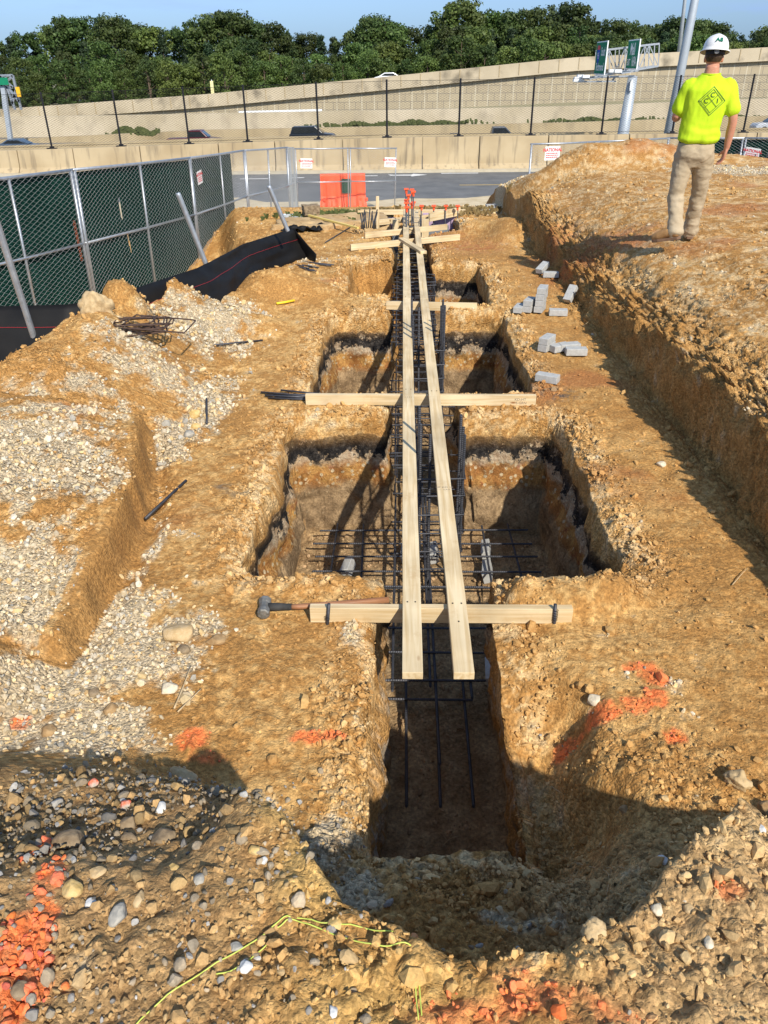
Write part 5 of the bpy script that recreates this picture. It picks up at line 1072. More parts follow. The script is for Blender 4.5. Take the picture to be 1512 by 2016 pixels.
band('traffic_barrier', 108, [(0, 231), (400, 224), (760, 217), (1130, 209), (1512, 194)], -5.0, .9, M_BARR2, 'tall pale concrete barrier in front of the block retaining wall', 'barrier')
def mse_mat():
    m, N, L_, b = nmat('mse_blocks', .9, 0, .2); t = N.new('ShaderNodeTexCoord'); sx = N.new('ShaderNodeSeparateXYZ'); cx = N.new('ShaderNodeCombineXYZ')
    L_.new(t.outputs['Object'], sx.inputs[0]); L_.new(sx.outputs['X'], cx.inputs['X']); L_.new(sx.outputs['Z'], cx.inputs['Y'])
    bt = N.new('ShaderNodeTexBrick'); bt.inputs['Scale'].default_value = 1.0; bt.inputs['Brick Width'].default_value = 1.5; bt.inputs['Row Height'].default_value = .9; bt.offset = .5; bt.inputs['Mortar Size'].default_value = .045; bt.inputs['Mortar Smooth'].default_value = .3
    bt.inputs['Color1'].default_value = (.42, .355, .24, 1); bt.inputs['Color2'].default_value = (.37, .31, .21, 1); bt.inputs['Mortar'].default_value = (.24, .21, .16, 1)
    L_.new(cx.outputs[0], bt.inputs[0]); w = N.new('ShaderNodeMath'); w.operation = 'PINGPONG'; w.inputs[1].default_value = .85; L_.new(sx.outputs['X'], w.inputs[0])
    r = N.new('ShaderNodeMath'); r.operation = 'LESS_THAN'; r.inputs[1].default_value = .07; L_.new(w.outputs[0], r.inputs[0]); n = N.new('ShaderNodeTexNoise'); n.inputs['Scale'].default_value = .9; L_.new(t.outputs['Object'], n.inputs[0])
    ml = N.new('ShaderNodeMath'); ml.operation = 'MULTIPLY'; L_.new(r.outputs[0], ml.inputs[0]); L_.new(n.outputs['Fac'], ml.inputs[1]); mx = N.new('ShaderNodeMixRGB'); mx.inputs['Color2'].default_value = (.60, .55, .42, 1)
    L_.new(ml.outputs[0], mx.inputs['Fac']); L_.new(bt.outputs['Color'], mx.inputs['Color1']); L_.new(mx.outputs[0], b.inputs['Base Color']); return m
rt_ = empty('retaining_wall', (0, 0, 0), label='high grey block retaining wall rising to the right below the trees', cat='retaining wall')
TOPL = [(0, 215), (400, 186), (760, 151), (1130, 113), (1512, 93)]
o, zf = band('block_face', 118, TOPL, -5.0, 1.2, mse_mat(), '', '', rt_, zoff=-.3)
band('parapet', 117.45, TOPL, lambda x: zf(x)+.3-1.55, 1.0, stained('parapet_concrete', (.42, .35, .24), (.52, .44, .31), (.13, .11, .08), .8, (.6, .6, .6), .5), '', '', rt_)
for i in range(0, 60):  # joints of the parapet as slim pilasters
    x = -70+i*2.6
    if -66 < x < 66: mb = MB(); mb.box((x, 117.42, zf(x)-.4), (.10, .06, 1.3)); mb.build('joint_cover', M_BARR, rt_)
# scrub at the foot of the walls
for (px, py, Y, w, lab) in ((745, 246, 103, 10, 'scrubby weeds on the strip behind the vehicles, middle'), (840, 243, 103, 8, 'scrubby weeds on the strip left of the sign pole'), (1190, 238, 103, 9, 'scrubby weeds on the strip beside the sign pole'), (1420, 232, 103, 6, 'scrubby weeds on the strip right of the worker'), (240, 266, 103, 2, 'small bush at the foot of the pale barrier on the left'), (285, 262, 96, 1.5, 'small bush behind the second black fence post')):
    p = at(px, py, Y=Y); V = []; Fq = []
    for i in range(400):
        bx = p.x+rj.gauss(0, w*.35); hh = rj.uniform(.1, 1.0)*(.8 if w < 4 else .38)*abs(math.sin(bx*.9)+.2); s_ = .14; b = len(V); q_ = rj.uniform(0, 3); V += [(bx-s_, Y+q_*.3, p.z-.3+hh), (bx+s_, Y+q_*.3, p.z-.3+hh+rj.uniform(-.1, .1)), (bx+s_*.5, Y+q_*.3+.1, p.z-.1+hh+s_), (bx-s_, Y+q_*.3, p.z-.1+hh+s_)]; Fq.append((b, b+1, b+2, b+3))
    tag(link('weeds', np_mesh('weeds', V, Fq), noise_mat('scrub_leaf', (.04, .055, .018), (.10, .11, .035), 3)), lab, 'weeds', 'scrub along the highway walls')
M_GREEN = noise_mat('sign_green', (.004, .17, .085), (.006, .20, .10), 2, rough=.85, bump=0); M_WHITE = noise_mat('sign_white', (.70, .72, .72), (.80, .82, .82), 3, rough=.5, bump=0)
M_POLE = noise_mat('pole_galv', (.36, .40, .44), (.46, .50, .53), 1.2, rough=.55, metal=.3, bump=0)
M_BLUE = noise_mat('shield_blue', (.02, .06, .35), (.03, .08, .42), 2, bump=0)
# right gantry
YG = 70.0
gb = at(1226, 268, Y=YG); gt = at(1246, 150, Y=YG); g = empty('sign_gantry', (gb.x, YG, -5.0), label='highway sign gantry on a thick grey pole with two green signs, left of the worker', cat='sign gantry')
zz0 = 5.0
def L2(p): return p-Vector((gb.x, YG, -5.0))
mb = MB(); mb.tube([L2(Vector((gb.x-.1, YG, -5.0))), L2(gb), L2(gt)], [.50, .46, .36], 20); mb.build('pole', M_POLE, g, smooth=True)
mb = MB(); jb = at(1236, 168, Y=YG-.5); mb.box(L2(jb)+Vector((.25, 0, 0)), (.18, .2, .75)); mb.build('junction_box', M_WHITE, g)
tr = MB(); a0, a1 = at(1180, 100, Y=YG+2.3), at(1298, 86, Y=YG+2.3); b0_, b1_ = at(1180, 150, Y=YG+2.3), at(1296, 130, Y=YG+2.3)
for dy in (0, 1.3):
    o_ = Vector((0, dy, 0)); tr.bar(L2(a0)+o_, L2(a1)+o_, .13, .13); tr.bar(L2(b0_)+o_, L2(b1_)+o_, .13, .13); N_ = 6
    for i in range(N_+1):
        f = i/N_; p1_, p2_ = L2(a0.lerp(a1, f))+o_, L2(b0_.lerp(b1_, f))+o_; tr.bar(p1_, p2_, .07, .07)
        if i < N_:
            q1_, q2_ = L2(a0.lerp(a1, (i+1)/N_))+o_, L2(b0_.lerp(b1_, (i+1)/N_))+o_; tr.bar(p1_, q2_, .06, .06) if i % 2 else tr.bar(p2_, q1_, .06, .06)
for i in range(7):
    f = i/6
    for (u0, u1) in ((a0, a1), (b0_, b1_)): p1_ = L2(u0.lerp(u1, f)); tr.bar(p1_, p1_+Vector((0, 1.3, 0)), .06, .06)
tr.build('truss', M_GALV, g)
def hsign(pl_, pr_, ptl, ptr, lines_, shield, xoff):
    """plate whose far-left edge is at pixels ptl(top) pl_(bottom) and near-right edge at ptr, pr_"""
    YL, YR = YG+1.9, YG-1.9
    TL, BL, TR, BR = at(*ptl, Y=YL), at(*pl_, Y=YL), at(*ptr, Y=YR), at(*pr_, Y=YR)
    BL = Vector((TL.x, YL, BL.z)); BR = Vector((TR.x, YR, BR.z)); TL, BL, TR, BR = [L2(v) for v in (TL, BL, TR, BR)]
    zt_, zb_ = (TL.z+TR.z)/2, (BL.z+BR.z)/2; c = (TL+BR+TR+BL)/4; ex = (TR-TL); ex.z = 0; W_ = ex.length; ex.normalize(); nrm = ex.cross(Vector((0, 0, 1))); H_ = zt_-zb_
    M = Matrix((ex, Vector((0, 0, 1)).cross(ex), Vector((0, 0, 1)))).transposed().to_4x4(); M.translation = c
    mb = MB(); mb.box((0, 0, 0), (W_, .08, H_)); o = mb.build('sign_panel', M_WHITE, g); o.matrix_local = M
    mb = MB(); mb.box((0, -.045, 0), (W_-.22, .03, H_-.16)); mb.build('green_face', M_GREEN, o)
    for (txt, tx, tz, sz, sxx) in lines_: text_mesh(txt, sz, M_WHITE, 'lettering', o, Matrix.Translation((tx*W_, -.066, tz*H_))@Matrix.Rotation(math.pi/2, 4, 'X'), bold=.015, sx=sxx)
    if shield:
        sv = [(-.42, .5), (-.25, .58), (0, .52), (.25, .58), (.42, .5), (.48, .15), (.36, -.3), (0, -.62), (-.36, -.3), (-.48, .15)]
        mb = MB(); k_ = 1.15; mb.add([(x*k_, -.066, z*k_) for x, z in sv], [tuple(range(9, -1, -1))[::-1]]); s1_ = mb.build('shield', M_BLUE, o); s1_.location = (shield[0]*W_, 0, shield[1]*H_)
        mb = MB(); mb.add([(x*k_, -.072, z*k_) for x, z in [(-.42, .5), (-.25, .58), (0, .52), (.25, .58), (.42, .5), (.45, .30), (-.45, .30)]], [tuple(range(6, -1, -1))[::-1]]); mb.build('shield_top', M_RED, s1_)
        text_mesh('95', .62, M_WHITE, 'route_number', s1_, Matrix.Translation((0, -.076, -.08))@Matrix.Rotation(math.pi/2, 4, 'X'))
    return o, c, W_, H_, ex
sA = hsign((1172, 152), (1193, 142), (1177, 83), (1198, 79), [('South', .22, .18, .80, .75), ('Richmond', .02, -.27, .74, .9)], (-.22, .10), 0)
sB = hsign((1233, 137), (1255, 136), (1239, 81), (1262, 74), [('Mall', 0, .16, 1.15, .9), ('EXIT', -.25, -.27, .62, .8), ('169A', .20, -.25, .95, .75)], None, 0)
for (o, c, W_, H_, ex) in (sA, sB):
    mb = MB(); mb.tube([c-ex*W_*.5+Vector((-1.1, -.3, -H_/2-.25)), c+ex*W_*.5+Vector((-1.1, -.3, -H_/2-.25))], .07, 6)
    for f in (-.4, 0, .4): q_ = c+ex*W_*f+Vector((0, 0, -H_/2-.1)); mb.bar(q_+Vector((.2, 0, .0)), q_+Vector((-1.1, -.3, -.15)), .08, .08)
    mb.build('light_bracket', M_GALV, g)
    for f in (-.25, .3): mb = MB(); mb.box(c+ex*W_*f+Vector((-1.35, -.35, -H_/2-.10)), (.55, .5, .22)); mb.build('lamp', M_WHITE, g, bevel=.03)
ar = MB(); q0, q1 = at(1132, 161, Y=YG-1), at(1212, 160, Y=YG-1); ar.bar(L2(q0), L2(q1), .3, .10); q2, q3 = at(1170, 152, Y=YG-1), at(1250, 150, Y=YG-1); ar.bar(L2(q2), L2(q3), .4, .14); ar.bar(L2(at(1205, 160, Y=YG-1)), L2(at(1212, 150, Y=YG-.5)), .1, .1); ar.build('catwalk', M_GALV, g)
for px in (1134, 1145): mb = MB(); mb.box(L2(at(px, 156, Y=YG-1)), (.45, .4, .32), taper=(.6, 1)); mb.build('lamp', M_WHITE, g)
# left gantry
gl = at(20, 215, Y=95); g = empty('sign_gantry', (gl.x, 95, -5), label='grey truss gantry with a small yellow sign at the left edge', cat='sign gantry')
def L3(p): return p-Vector((gl.x, 95, -5))
mb = MB(); 
for (p1_, p2_) in (((-30, 150), (25, 148)), ((-30, 172), (25, 172)), ((-30, 150), (-5, 172)), ((0, 150), (25, 172)), ((0, 172), (25, 150)), ((12, 150), (12, 172)), ((25, 148), (42, 216)), ((14, 172), (30, 216)), ((2, 150), (8, 216)), ((18, 175), (38, 200)), ((32, 177), (24, 205)), ((25, 190), (36, 190))): mb.bar(L3(at(*p1_, Y=95)), L3(at(*p2_, Y=95)), .22, .22)
mb.build('truss', M_GALV, g); mb = MB(); mb.bar(L3(at(6, 170, Y=95)), Vector((-.8, 0, 0)), .45, .45); mb.build('pole', M_POLE, g)
mb = MB(); mb.box(L3(at(36, 181, Y=94.3)), (.42, .1, .95)); mb.build('yellow_sign', noise_mat('sign_yellow', (.70, .36, .02), (.78, .45, .03), 2, bump=0), g)
mb = MB(); mb.box(L3(at(5, 160, Y=94.5)), (1.2, .1, .7)); mb.build('green_sign', M_GREEN, g)
p = at(418, 182, Y=117.8); p2_ = at(417, 157, Y=117.8); g = empty('road_sign', (p.x, p.y+.4, p.z-.4), label='small yellow sign on a thin post on top of the high wall', cat='road sign')
mb = MB(); mb.bar((0, 0, 0), (0, 0, p2_.z-p.z+.4), .09, .09); mb.build('post', M_WHITE, g); mb = MB(); mb.box((-.02, -.1, p2_.z-p.z-.5), (.42, .05, 1.5)); mb.build('sign_face', noise_mat('pale_yellow', (.6, .55, .25), (.75, .7, .4), 2, bump=0), g)
# lamp poles
for (bx, by, tx, ty, Y, r0_, r1_, lab) in ((1316, 262, 1374, -30, 44, .20, .13, 'thick grey lamp pole rising beside the hard hat'), (1337, 100, 1352, -30, 124, .22, .16, 'thin grey lamp pole on the far ramp behind the thick one')):
    a_, b_ = at(bx, by, Y=Y), at(tx, ty, Y=Y); d = b_-a_; b_ = b_+d*1.2; z0 = -5.0 if Y < 100 else a_.z-2; a_ = a_+(a_-b_).normalized()*((a_.z-z0)) ; t = empty('lamp_pole', (a_.x, a_.y, a_.z), label=lab, cat='lamp pole', group='lamp poles')
    mb = MB(); mb.tube([Vector(), (b_-a_)*.5, (b_-a_)], [r0_*1.3, r0_, r1_*.8], 16); mb.build('pole', M_POLE, t, smooth=True); e = b_-a_; mb = MB(); mb.tube([e, e+Vector((.9, 0, .35)), e+Vector((2.0, 0, .45))], .06, 8); mb.build('arm', M_POLE, t); mb = MB(); mb.box(e+Vector((2.3, 0, .42)), (.8, .35, .14)); mb.build('lamp_head', M_POLE, t, bevel=.04)
# cars
M_GLASS = noise_mat('car_glass', (.015, .018, .02), (.03, .035, .04), 1, rough=.08, bump=0, spec=.8); M_TYRE = noise_mat('tyre', (.012, .012, .012), (.02, .02, .02), 5, bump=0); M_RIM = noise_mat('rim', (.35, .35, .36), (.5, .5, .5), 5, rough=.3, metal=.8, bump=0); M_LAMP = noise_mat('lamp_lens', (.6, .6, .6), (.8, .8, .8), 5, rough=.2, bump=0)
def car(kind, c, paint, label, px, py, Y, flip=False):
    m = noise_mat('paint_'+kind+str(px), c, tuple(v*1.1 for v in c), 1, rough=.25, bump=0, spec=.6)
    P = {'pickup': ([(-2.9, .45), (-2.9, 1.05), (-.75, 1.10), (-.7, 1.15), (1.25, 1.15), (2.5, 1.0), (2.85, .75), (2.85, .45)], [(-.75, 1.1), (-.55, 1.80), (.75, 1.82), (1.45, 1.15)], 1.9),
         'suv': ([(-2.3, .45), (-2.35, 1.0), (-2.25, 1.10), (1.0, 1.12), (2.15, 1.0), (2.4, .75), (2.4, .45)], [(-2.25, 1.08), (-2.0, 1.72), (.3, 1.76), (1.15, 1.10)], 1.85),
         'sedan': ([(-2.2, .4), (-2.3, .85), (-1.7, .98), (1.0, .95), (2.0, .80), (2.3, .6), (2.3, .4)], [(-1.75, .96), (-.9, 1.40), (.3, 1.42), (1.2, .93)], 1.8)}[kind]
    p = at(px, py, Y=Y); sx = -1 if flip else 1; t = empty('parked_car' if False else 'passing_car', (p.x, Y, p.z), 0, label, 'pickup truck' if kind == 'pickup' else 'car', 'vehicles on the highway'); t.scale = (sx, 1, 1)
    def ext(pr_, w, ins=0):
        n = len(pr_); mb = MB(); vs = [(x, -w/2, z) for x, z in pr_]+[(x, w/2, z) for x, z in pr_]; mb.add(vs, [tuple(range(n)), tuple(range(2*n-1, n-1, -1))]+[(i, i+n, (i+1) % n+n, (i+1) % n) for i in range(n)]); return mb
    ext(P[0], P[2]).build('body', m, t, bevel=.08, seg=3)
    cb = P[1]; ext([(x, z) for x, z in cb], P[2]*.84).build('cabin', m, t, bevel=.06)
    z0, z1 = cb[0][1], cb[1][1]; gl_ = [(cb[0][0]*.9+.08+(.06 if kind == 'pickup' else .12), z0+.06), (cb[1][0]+.05, z1-.10), (cb[2][0]-.02, z1-.10), (cb[3][0]-.18, z0+.06)]
    for sy in (-1, 1):
        mb = MB(); y_ = sy*P[2]*.425; mb.add([(x, y_, z) for x, z in gl_]+[(x, y_*.98, z) for x, z in gl_], [(0, 1, 2, 3), (7, 6, 5, 4), (0, 4, 5, 1), (1, 5, 6, 2), (2, 6, 7, 3), (3, 7, 4, 0)]); mb.build('window', M_GLASS, t)
    mb = MB(); a_, b_ = cb[2], cb[3]; mb.add([(a_[0]+.05, -.62, a_[1]-.06), (a_[0]+.05, .62, a_[1]-.06), (b_[0]+.03, .72, b_[1]+.05), (b_[0]+.03, -.72, b_[1]+.05)], [(0, 1, 2, 3)]); mb.build('windscreen', M_GLASS, t)
    for wx_ in (P[0][0][0]+.95, P[0][-1][0]-.95):
        for sy in (-1, 1): mb = MB(); mb.tube([(wx_, sy*(P[2]/2-.12), .36), (wx_, sy*(P[2]/2+.05), .36)], .37, 18); w_ = mb.build('wheel', M_TYRE, t); mb = MB(); mb.tube([(wx_, sy*(P[2]/2), .36), (wx_, sy*(P[2]/2+.07), .36)], .22, 14); mb.build('rim', M_RIM, w_)
    for sy in (-1, 1): mb = MB(); mb.box((P[0][-1][0]-.08, sy*.7, .72), (.14, .3, .15)); mb.build('headlight', M_LAMP, t)
    return t
car('pickup', (.085, .007, .010), 0, 'dark red pickup truck with an open bed on the highway, left', 388, 293, 90)
car('suv', (.012, .016, .022), 0, 'black sport utility car on the highway behind the gate', 617, 285, 88)
car('pickup', (.045, .055, .07), 0, 'dark blue grey pickup truck on the highway right of the middle', 978, 286, 92)
car('sedan', (.06, .09, .13), 0, 'small blue grey car mostly hidden behind the wall at far left', 42, 302, 90)
car('suv', (.42, .44, .46), 0, 'silver car at the right edge of the highway', 1522, 262, 96, True)
car('sedan', (.75, .76, .76), 0, 'white car whose roof shows above the high wall', 770, 166, 121)
o = car('pickup', (.02, .02, .022), 0, 'dark flat vehicle just left of the blue grey pickup', 893, 290, 92); o.scale = (.75, 1, .75)
# a black car behind the panels, white rail on the wall
a_, b_ = at(470, 221, Y=116.8), at(634, 217, Y=116.8); mb = MB(); mb.bar((0, 0, 0), b_-a_, .12, .28); o = mb.build('guard_rail', M_WHITE, loc=a_); tag(o, 'thin white rail fixed along the block wall behind the black fence', 'rail')
# ------------------------------------------------------------------ trees
M_BARK = noise_mat('bark', (.09, .065, .045), (.16, .12, .085), 5, stretch=(4, 4, .6))
def leaf_mat(name, c1, c2):
    m, N, L_, b = nmat(name, .6, 0, .35); a = N.new('ShaderNodeAttribute'); a.attribute_name = 'rnd'; oi = N.new('ShaderNodeObjectInfo')
    r = N.new('ShaderNodeValToRGB'); r.color_ramp.elements[0].color = (*c1, 1); r.color_ramp.elements[1].color = (*c2, 1); L_.new(a.outputs['Fac'], r.inputs[0])
    hs = N.new('ShaderNodeHueSaturation'); mr = N.new('ShaderNodeMapRange'); mr.inputs['To Min'].default_value = .70; mr.inputs['To Max'].default_value = 1.35; L_.new(oi.outputs['Random'], mr.inputs[0]); L_.new(mr.outputs[0], hs.inputs['Value']); L_.new(r.outputs[0], hs.inputs['Color'])
    m2 = N.new('ShaderNodeMapRange'); m2.inputs['To Min'].default_value = .475; m2.inputs['To Max'].default_value = .52; mm_ = N.new('ShaderNodeMath'); mm_.operation = 'FRACT'; mk_ = N.new('ShaderNodeMath'); mk_.operation = 'MULTIPLY'; mk_.inputs[1].default_value = 7.3; L_.new(oi.outputs['Random'], mk_.inputs[0]); L_.new(mk_.outputs[0], mm_.inputs[0]); L_.new(mm_.outputs[0], m2.inputs[0]); L_.new(m2.outputs[0], hs.inputs['Hue'])
    L_.new(hs.outputs[0], b.inputs['Base Color'])
    tr_ = N.new('ShaderNodeBsdfTranslucent'); L_.new(hs.outputs[0], tr_.inputs['Color']); ms = N.new('ShaderNodeMixShader'); ms.inputs[0].default_value = .25; L_.new(b.outputs[0], ms.inputs[1]); L_.new(tr_.outputs[0], ms.inputs[2]); L_.new(ms.outputs[0], N['Material Output'].inputs['Surface']); return m
LM = [leaf_mat('leaf_deep', (.028, .052, .013), (.085, .122, .028)), leaf_mat('leaf_mid', (.042, .075, .015), (.13, .18, .04)), leaf_mat('leaf_pine', (.018, .040, .016), (.050, .080, .03))]
def tree_proto(seed, H_, W_, kind):
    r = np.random.default_rng(seed); lobes = []
    nl = 62
    for i in range(nl):
        t_ = r.uniform(.16, 1); a = r.uniform(0, 6.28)
        if kind == 2: rad = (1-t_)*.95*W_*.5+.3; rr_ = r.uniform(.07, .13)*W_
        else: rad = W_*.5*math.sqrt(max(0, 1-((t_-.55)/.50)**2))*.85; rr_ = r.uniform(.08, .17)*W_
        rd = rad*math.sqrt(r.uniform(.15, 1)); lobes.append((rd*math.cos(a), rd*math.sin(a), t_*H_-rr_*.5, rr_))
    V = []; Fq = []; R_n = []; per = 105
    for (lx, ly, lz, lr) in lobes:
        d = r.normal(size=(per, 3)); d /= np.linalg.norm(d, axis=1)[:, None]; rad = lr*(r.uniform(.55, 1.12, per)); c = d*rad[:, None]*np.array([1, 1, .75])+np.array([lx, ly, lz])
        s = r.uniform(.10, .26, per)*(.8 if kind == 2 else 1); u = r.normal(size=(per, 3)); u = u-d*(u*d).sum(1)[:, None]*.6; u /= np.linalg.norm(u, axis=1)[:, None]; v = np.cross(d+r.normal(size=(per, 3))*.5, u); v /= np.linalg.norm(v, axis=1)[:, None]
        b = len(V)*4; q4 = np.stack([c-u*s[:, None]-v*s[:, None]*.7, c+u*s[:, None]-v*s[:, None]*.5, c+u*s[:, None]*.7+v*s[:, None]*.8, c-u*s[:, None]*.6+v*s[:, None]*.6], 1)
        V.append(q4.reshape(-1, 3)); R_n.append(np.repeat(np.clip(r.uniform(0, 1, per)*.5+r.uniform(0, .5), 0, 1), 4))
    V = np.concatenate(V); rn = np.concatenate(R_n); Fq = np.arange(len(V)).reshape(-1, 4); cm_ = np_mesh('crown', V, Fq, {'rnd': rn}); cm_.materials.append(LM[kind])
    mb = MB(); mb.tube([(0, 0, -.5), (.1, 0, H_*.35), (0, .15, H_*.7), (.1, 0, H_*.93)], [.32, .24, .14, .04], 9)
    for i in range(7): a = i*2.4; z_ = H_*(.25+.08*i); L_ = W_*.38*(1-i/10); mb.tube([(0, 0, z_), (math.cos(a)*L_*.5, math.sin(a)*L_*.5, z_+L_*.3), (math.cos(a)*L_, math.sin(a)*L_, z_+L_*.7)], [.12, .08, .03], 6)
    tm = mb.mesh('trunk'); tm.materials.append(M_BARK); return cm_, tm, H_
TPR = [tree_proto(1, 15, 9, 0), tree_proto(2, 14, 10, 1), tree_proto(3, 16, 8.5, 0), tree_proto(4, 13, 9.5, 1), tree_proto(5, 17, 7, 2), tree_proto(6, 15, 10.5, 0), tree_proto(7, 16, 7.5, 2)]
def skyline(px): return float(np.interp(px, [-80, 0, 25, 70, 120, 180, 215, 260, 300, 340, 380, 430, 470, 520, 545, 575, 610, 640, 690, 715, 740, 780, 830, 875, 890, 920, 955, 990, 1040, 1080, 1130, 1160, 1220, 1270, 1330, 1400, 1440, 1470, 1512, 1600],
        [70, 78, 62, 58, 30, 28, 30, 42, 52, 52, 40, 18, 22, 46, 42, 75, 52, 75, 62, 35, 30, 50, 55, 25, 5, 0, 12, 22, 18, 10, 4, 38, 34, 45, 32, 36, 60, 70, 45, 50]))
KN = {0: 'deep green tree', 1: 'bright green tree', 2: 'dark evergreen'}
tn = 0; TR_ = random.Random(12)
def place_tree(px, pt, Y, k, lab):
    """pt = pixel height of its top"""
    global tn
    cm_, tm, H_ = TPR[k]; top = at(px, pt, Y=Y); gz_ = -3.6; sc = (top.z-gz_)/(H_*1.02); t = empty('tree', (top.x, Y, gz_), TR_.uniform(0, 6.28), lab, 'tree', 'trees of the wood above the retaining wall')
    t.scale = (min(sc*1.05, 1.30)*TR_.uniform(.95, 1.12),)*2+(sc,)
    link('crown', cm_, None, t); link('trunk', tm, None, t); tn += 1
def kd(k): return 0 if k in (0, 2, 5) else (1 if k in (1, 3) else 2)
SEEN = {}
def tlab(px, k, row):
    near_ = [(418, 'the small yellow sign'), (1215, 'the green signs'), (1360, 'the thick lamp pole'), (770, 'the white car roof'), (20, 'the left gantry')]
    d, nm = min((abs(px-a), b) for a, b in near_); side = 'left' if px < dict((b, a) for a, b in near_)[nm] else 'right'
    base = f"{KN[kd(k)]} {'in the front row' if row == 0 else ('in the middle row' if row == 1 else 'on the skyline')}, {side} of {nm}"
    SEEN[base] = SEEN.get(base, 0)+1; return base, SEEN[base]
ORD = ['nearest it', 'second from it', 'third from it', 'fourth from it', 'fifth from it', 'sixth from it', 'seventh from it', 'eighth from it', 'ninth from it', 'tenth from it', 'eleventh from it', 'twelfth from it', 'thirteenth from it', 'fourteenth from it', 'fifteenth from it', 'sixteenth from it']
jobs = []
px = -60
while px < 1590:
    jobs.append((px, skyline(px)+TR_.uniform(-4, 6), 172+TR_.uniform(-8, 8), TR_.choice([0, 0, 1, 2, 5, 5, 4, 6, 3]), 2)); px += TR_.uniform(21, 31)
for extra in ((215, 26), (455, 18), (735, 27), (915, -6), (1130, 2), (120, 30), (1010, 18), (1330, 30)): jobs.append((extra[0], extra[1], 166, 5 if extra[0] != 120 else 0, 2))
px = -50
while px < 1580:
    sk_, wl_ = skyline(px), float(np.interp(px, [0, 400, 760, 1130, 1512], [215, 186, 151, 113, 93])); jobs.append((px, sk_+(wl_-sk_)*TR_.uniform(.28, .42), 150+TR_.uniform(-5, 5), TR_.choice([0, 1, 3, 2, 6, 1, 4]), 1)); px += TR_.uniform(34, 50)
px = -55
while px < 1580:
    sk_, wl_ = skyline(px), float(np.interp(px, [0, 400, 760, 1130, 1512], [215, 186, 151, 113, 93])); jobs.append((px, sk_+(wl_-sk_)*TR_.uniform(.42, .66), 140+TR_.uniform(-4, 4), TR_.choice([1, 3, 1, 0, 3, 2]), 0)); px += TR_.uniform(32, 48)
grp = {}
for j in jobs:
    near_ = [(418, 'the small yellow sign'), (1215, 'the green signs'), (1360, 'the thick lamp pole'), (770, 'the white car roof'), (20, 'the left gantry')]
    a, nm = min(near_, key=lambda t_: abs(j[0]-t_[0])); key = (kd(j[3]), j[4], nm, j[0] < a); grp.setdefault(key, []).append((abs(j[0]-a), j))
for key, L_ in grp.items():
    L_.sort(key=lambda t_: t_[0])
    for n_, (d_, j) in enumerate(L_):
        base = f"{KN[key[0]]} {('in front row', 'in middle row', 'on skyline')[key[1]]}, {'left' if key[3] else 'right'} of {key[2]}"; lab = base+('' if len(L_) == 1 else ', '+ORD[min(n_, 15)])
        place_tree(j[0], j[1], j[2], j[3], lab)
print('trees', tn)
# ------------------------------------------------------------------ people
def loft(mb, rings, n=20):
    """rings: (cx, cy, z, rx, ry) stacked upwards"""
    vs = []; fs = []
    for (cx, cy, z, rx, ry) in rings:
        for k in range(n): a = 2*math.pi*k/n; ca, sa = math.cos(a), math.sin(a); e = .82; vs.append((cx+rx*math.copysign(abs(ca)**e, ca), cy+ry*math.copysign(abs(sa)**e, sa), z))
    for i in range(len(rings)-1):
        for k in range(n): fs.append((i*n+k, i*n+(k+1) % n, (i+1)*n+(k+1) % n, (i+1)*n+k))
    fs.append(tuple(range(n-1, -1, -1))); m = (len(rings)-1)*n; fs.append(tuple(m+k for k in range(n))); return mb.add(vs, fs)
def smoothpts(pts, rs, sub=5):
    P = [Vector(p) for p in pts]; O = []; R_ = []
    for i in range(len(P)-1):
        p0, p1, p2, p3 = P[max(i-1, 0)], P[i], P[i+1], P[min(i+2, len(P)-1)]
        for k in range(sub):
            t = k/sub; O.append(.5*((2*p1)+(p2-p0)*t+(2*p0-5*p1+4*p2-p3)*t*t+(3*p1-p0-3*p2+p3)*t**3)); R_.append(rs[i]*(1-t)+rs[i+1]*t)
    O.append(P[-1]); R_.append(rs[-1]); return O, R_
def limb(mb, pts, rs, n=14, sub=5):
    O, R_ = smoothpts(pts, rs, sub); mb.tube(O, R_, n); 
    for p, r in ((O[0], R_[0]), (O[-1], R_[-1])): ball(mb, p, r)
def ball(mb, c, r, n=10):
    c = Vector(c); rr_ = (r, r, r) if not isinstance(r, tuple) else r; vs = []; fs = []
    for i in range(1, n):
        th = math.pi*i/n
        for k in range(2*n): a = math.pi*k/n; vs.append((c.x+rr_[0]*math.sin(th)*math.cos(a), c.y+rr_[1]*math.sin(th)*math.sin(a), c.z+rr_[2]*math.cos(th)))
    m = 2*n
    for i in range(n-2):
        for k in range(m): fs.append((i*m+k, (i+1)*m+k, (i+1)*m+(k+1) % m, i*m+(k+1) % m))
    vs.append((c.x, c.y, c.z+rr_[2])); vs.append((c.x, c.y, c.z-rr_[2])); t_ = len(vs)-2
    for k in range(m): fs.append((t_, k, (k+1) % m)); fs.append((t_+1, (n-2)*m+(k+1) % m, (n-2)*m+k))
    mb.add(vs, fs)
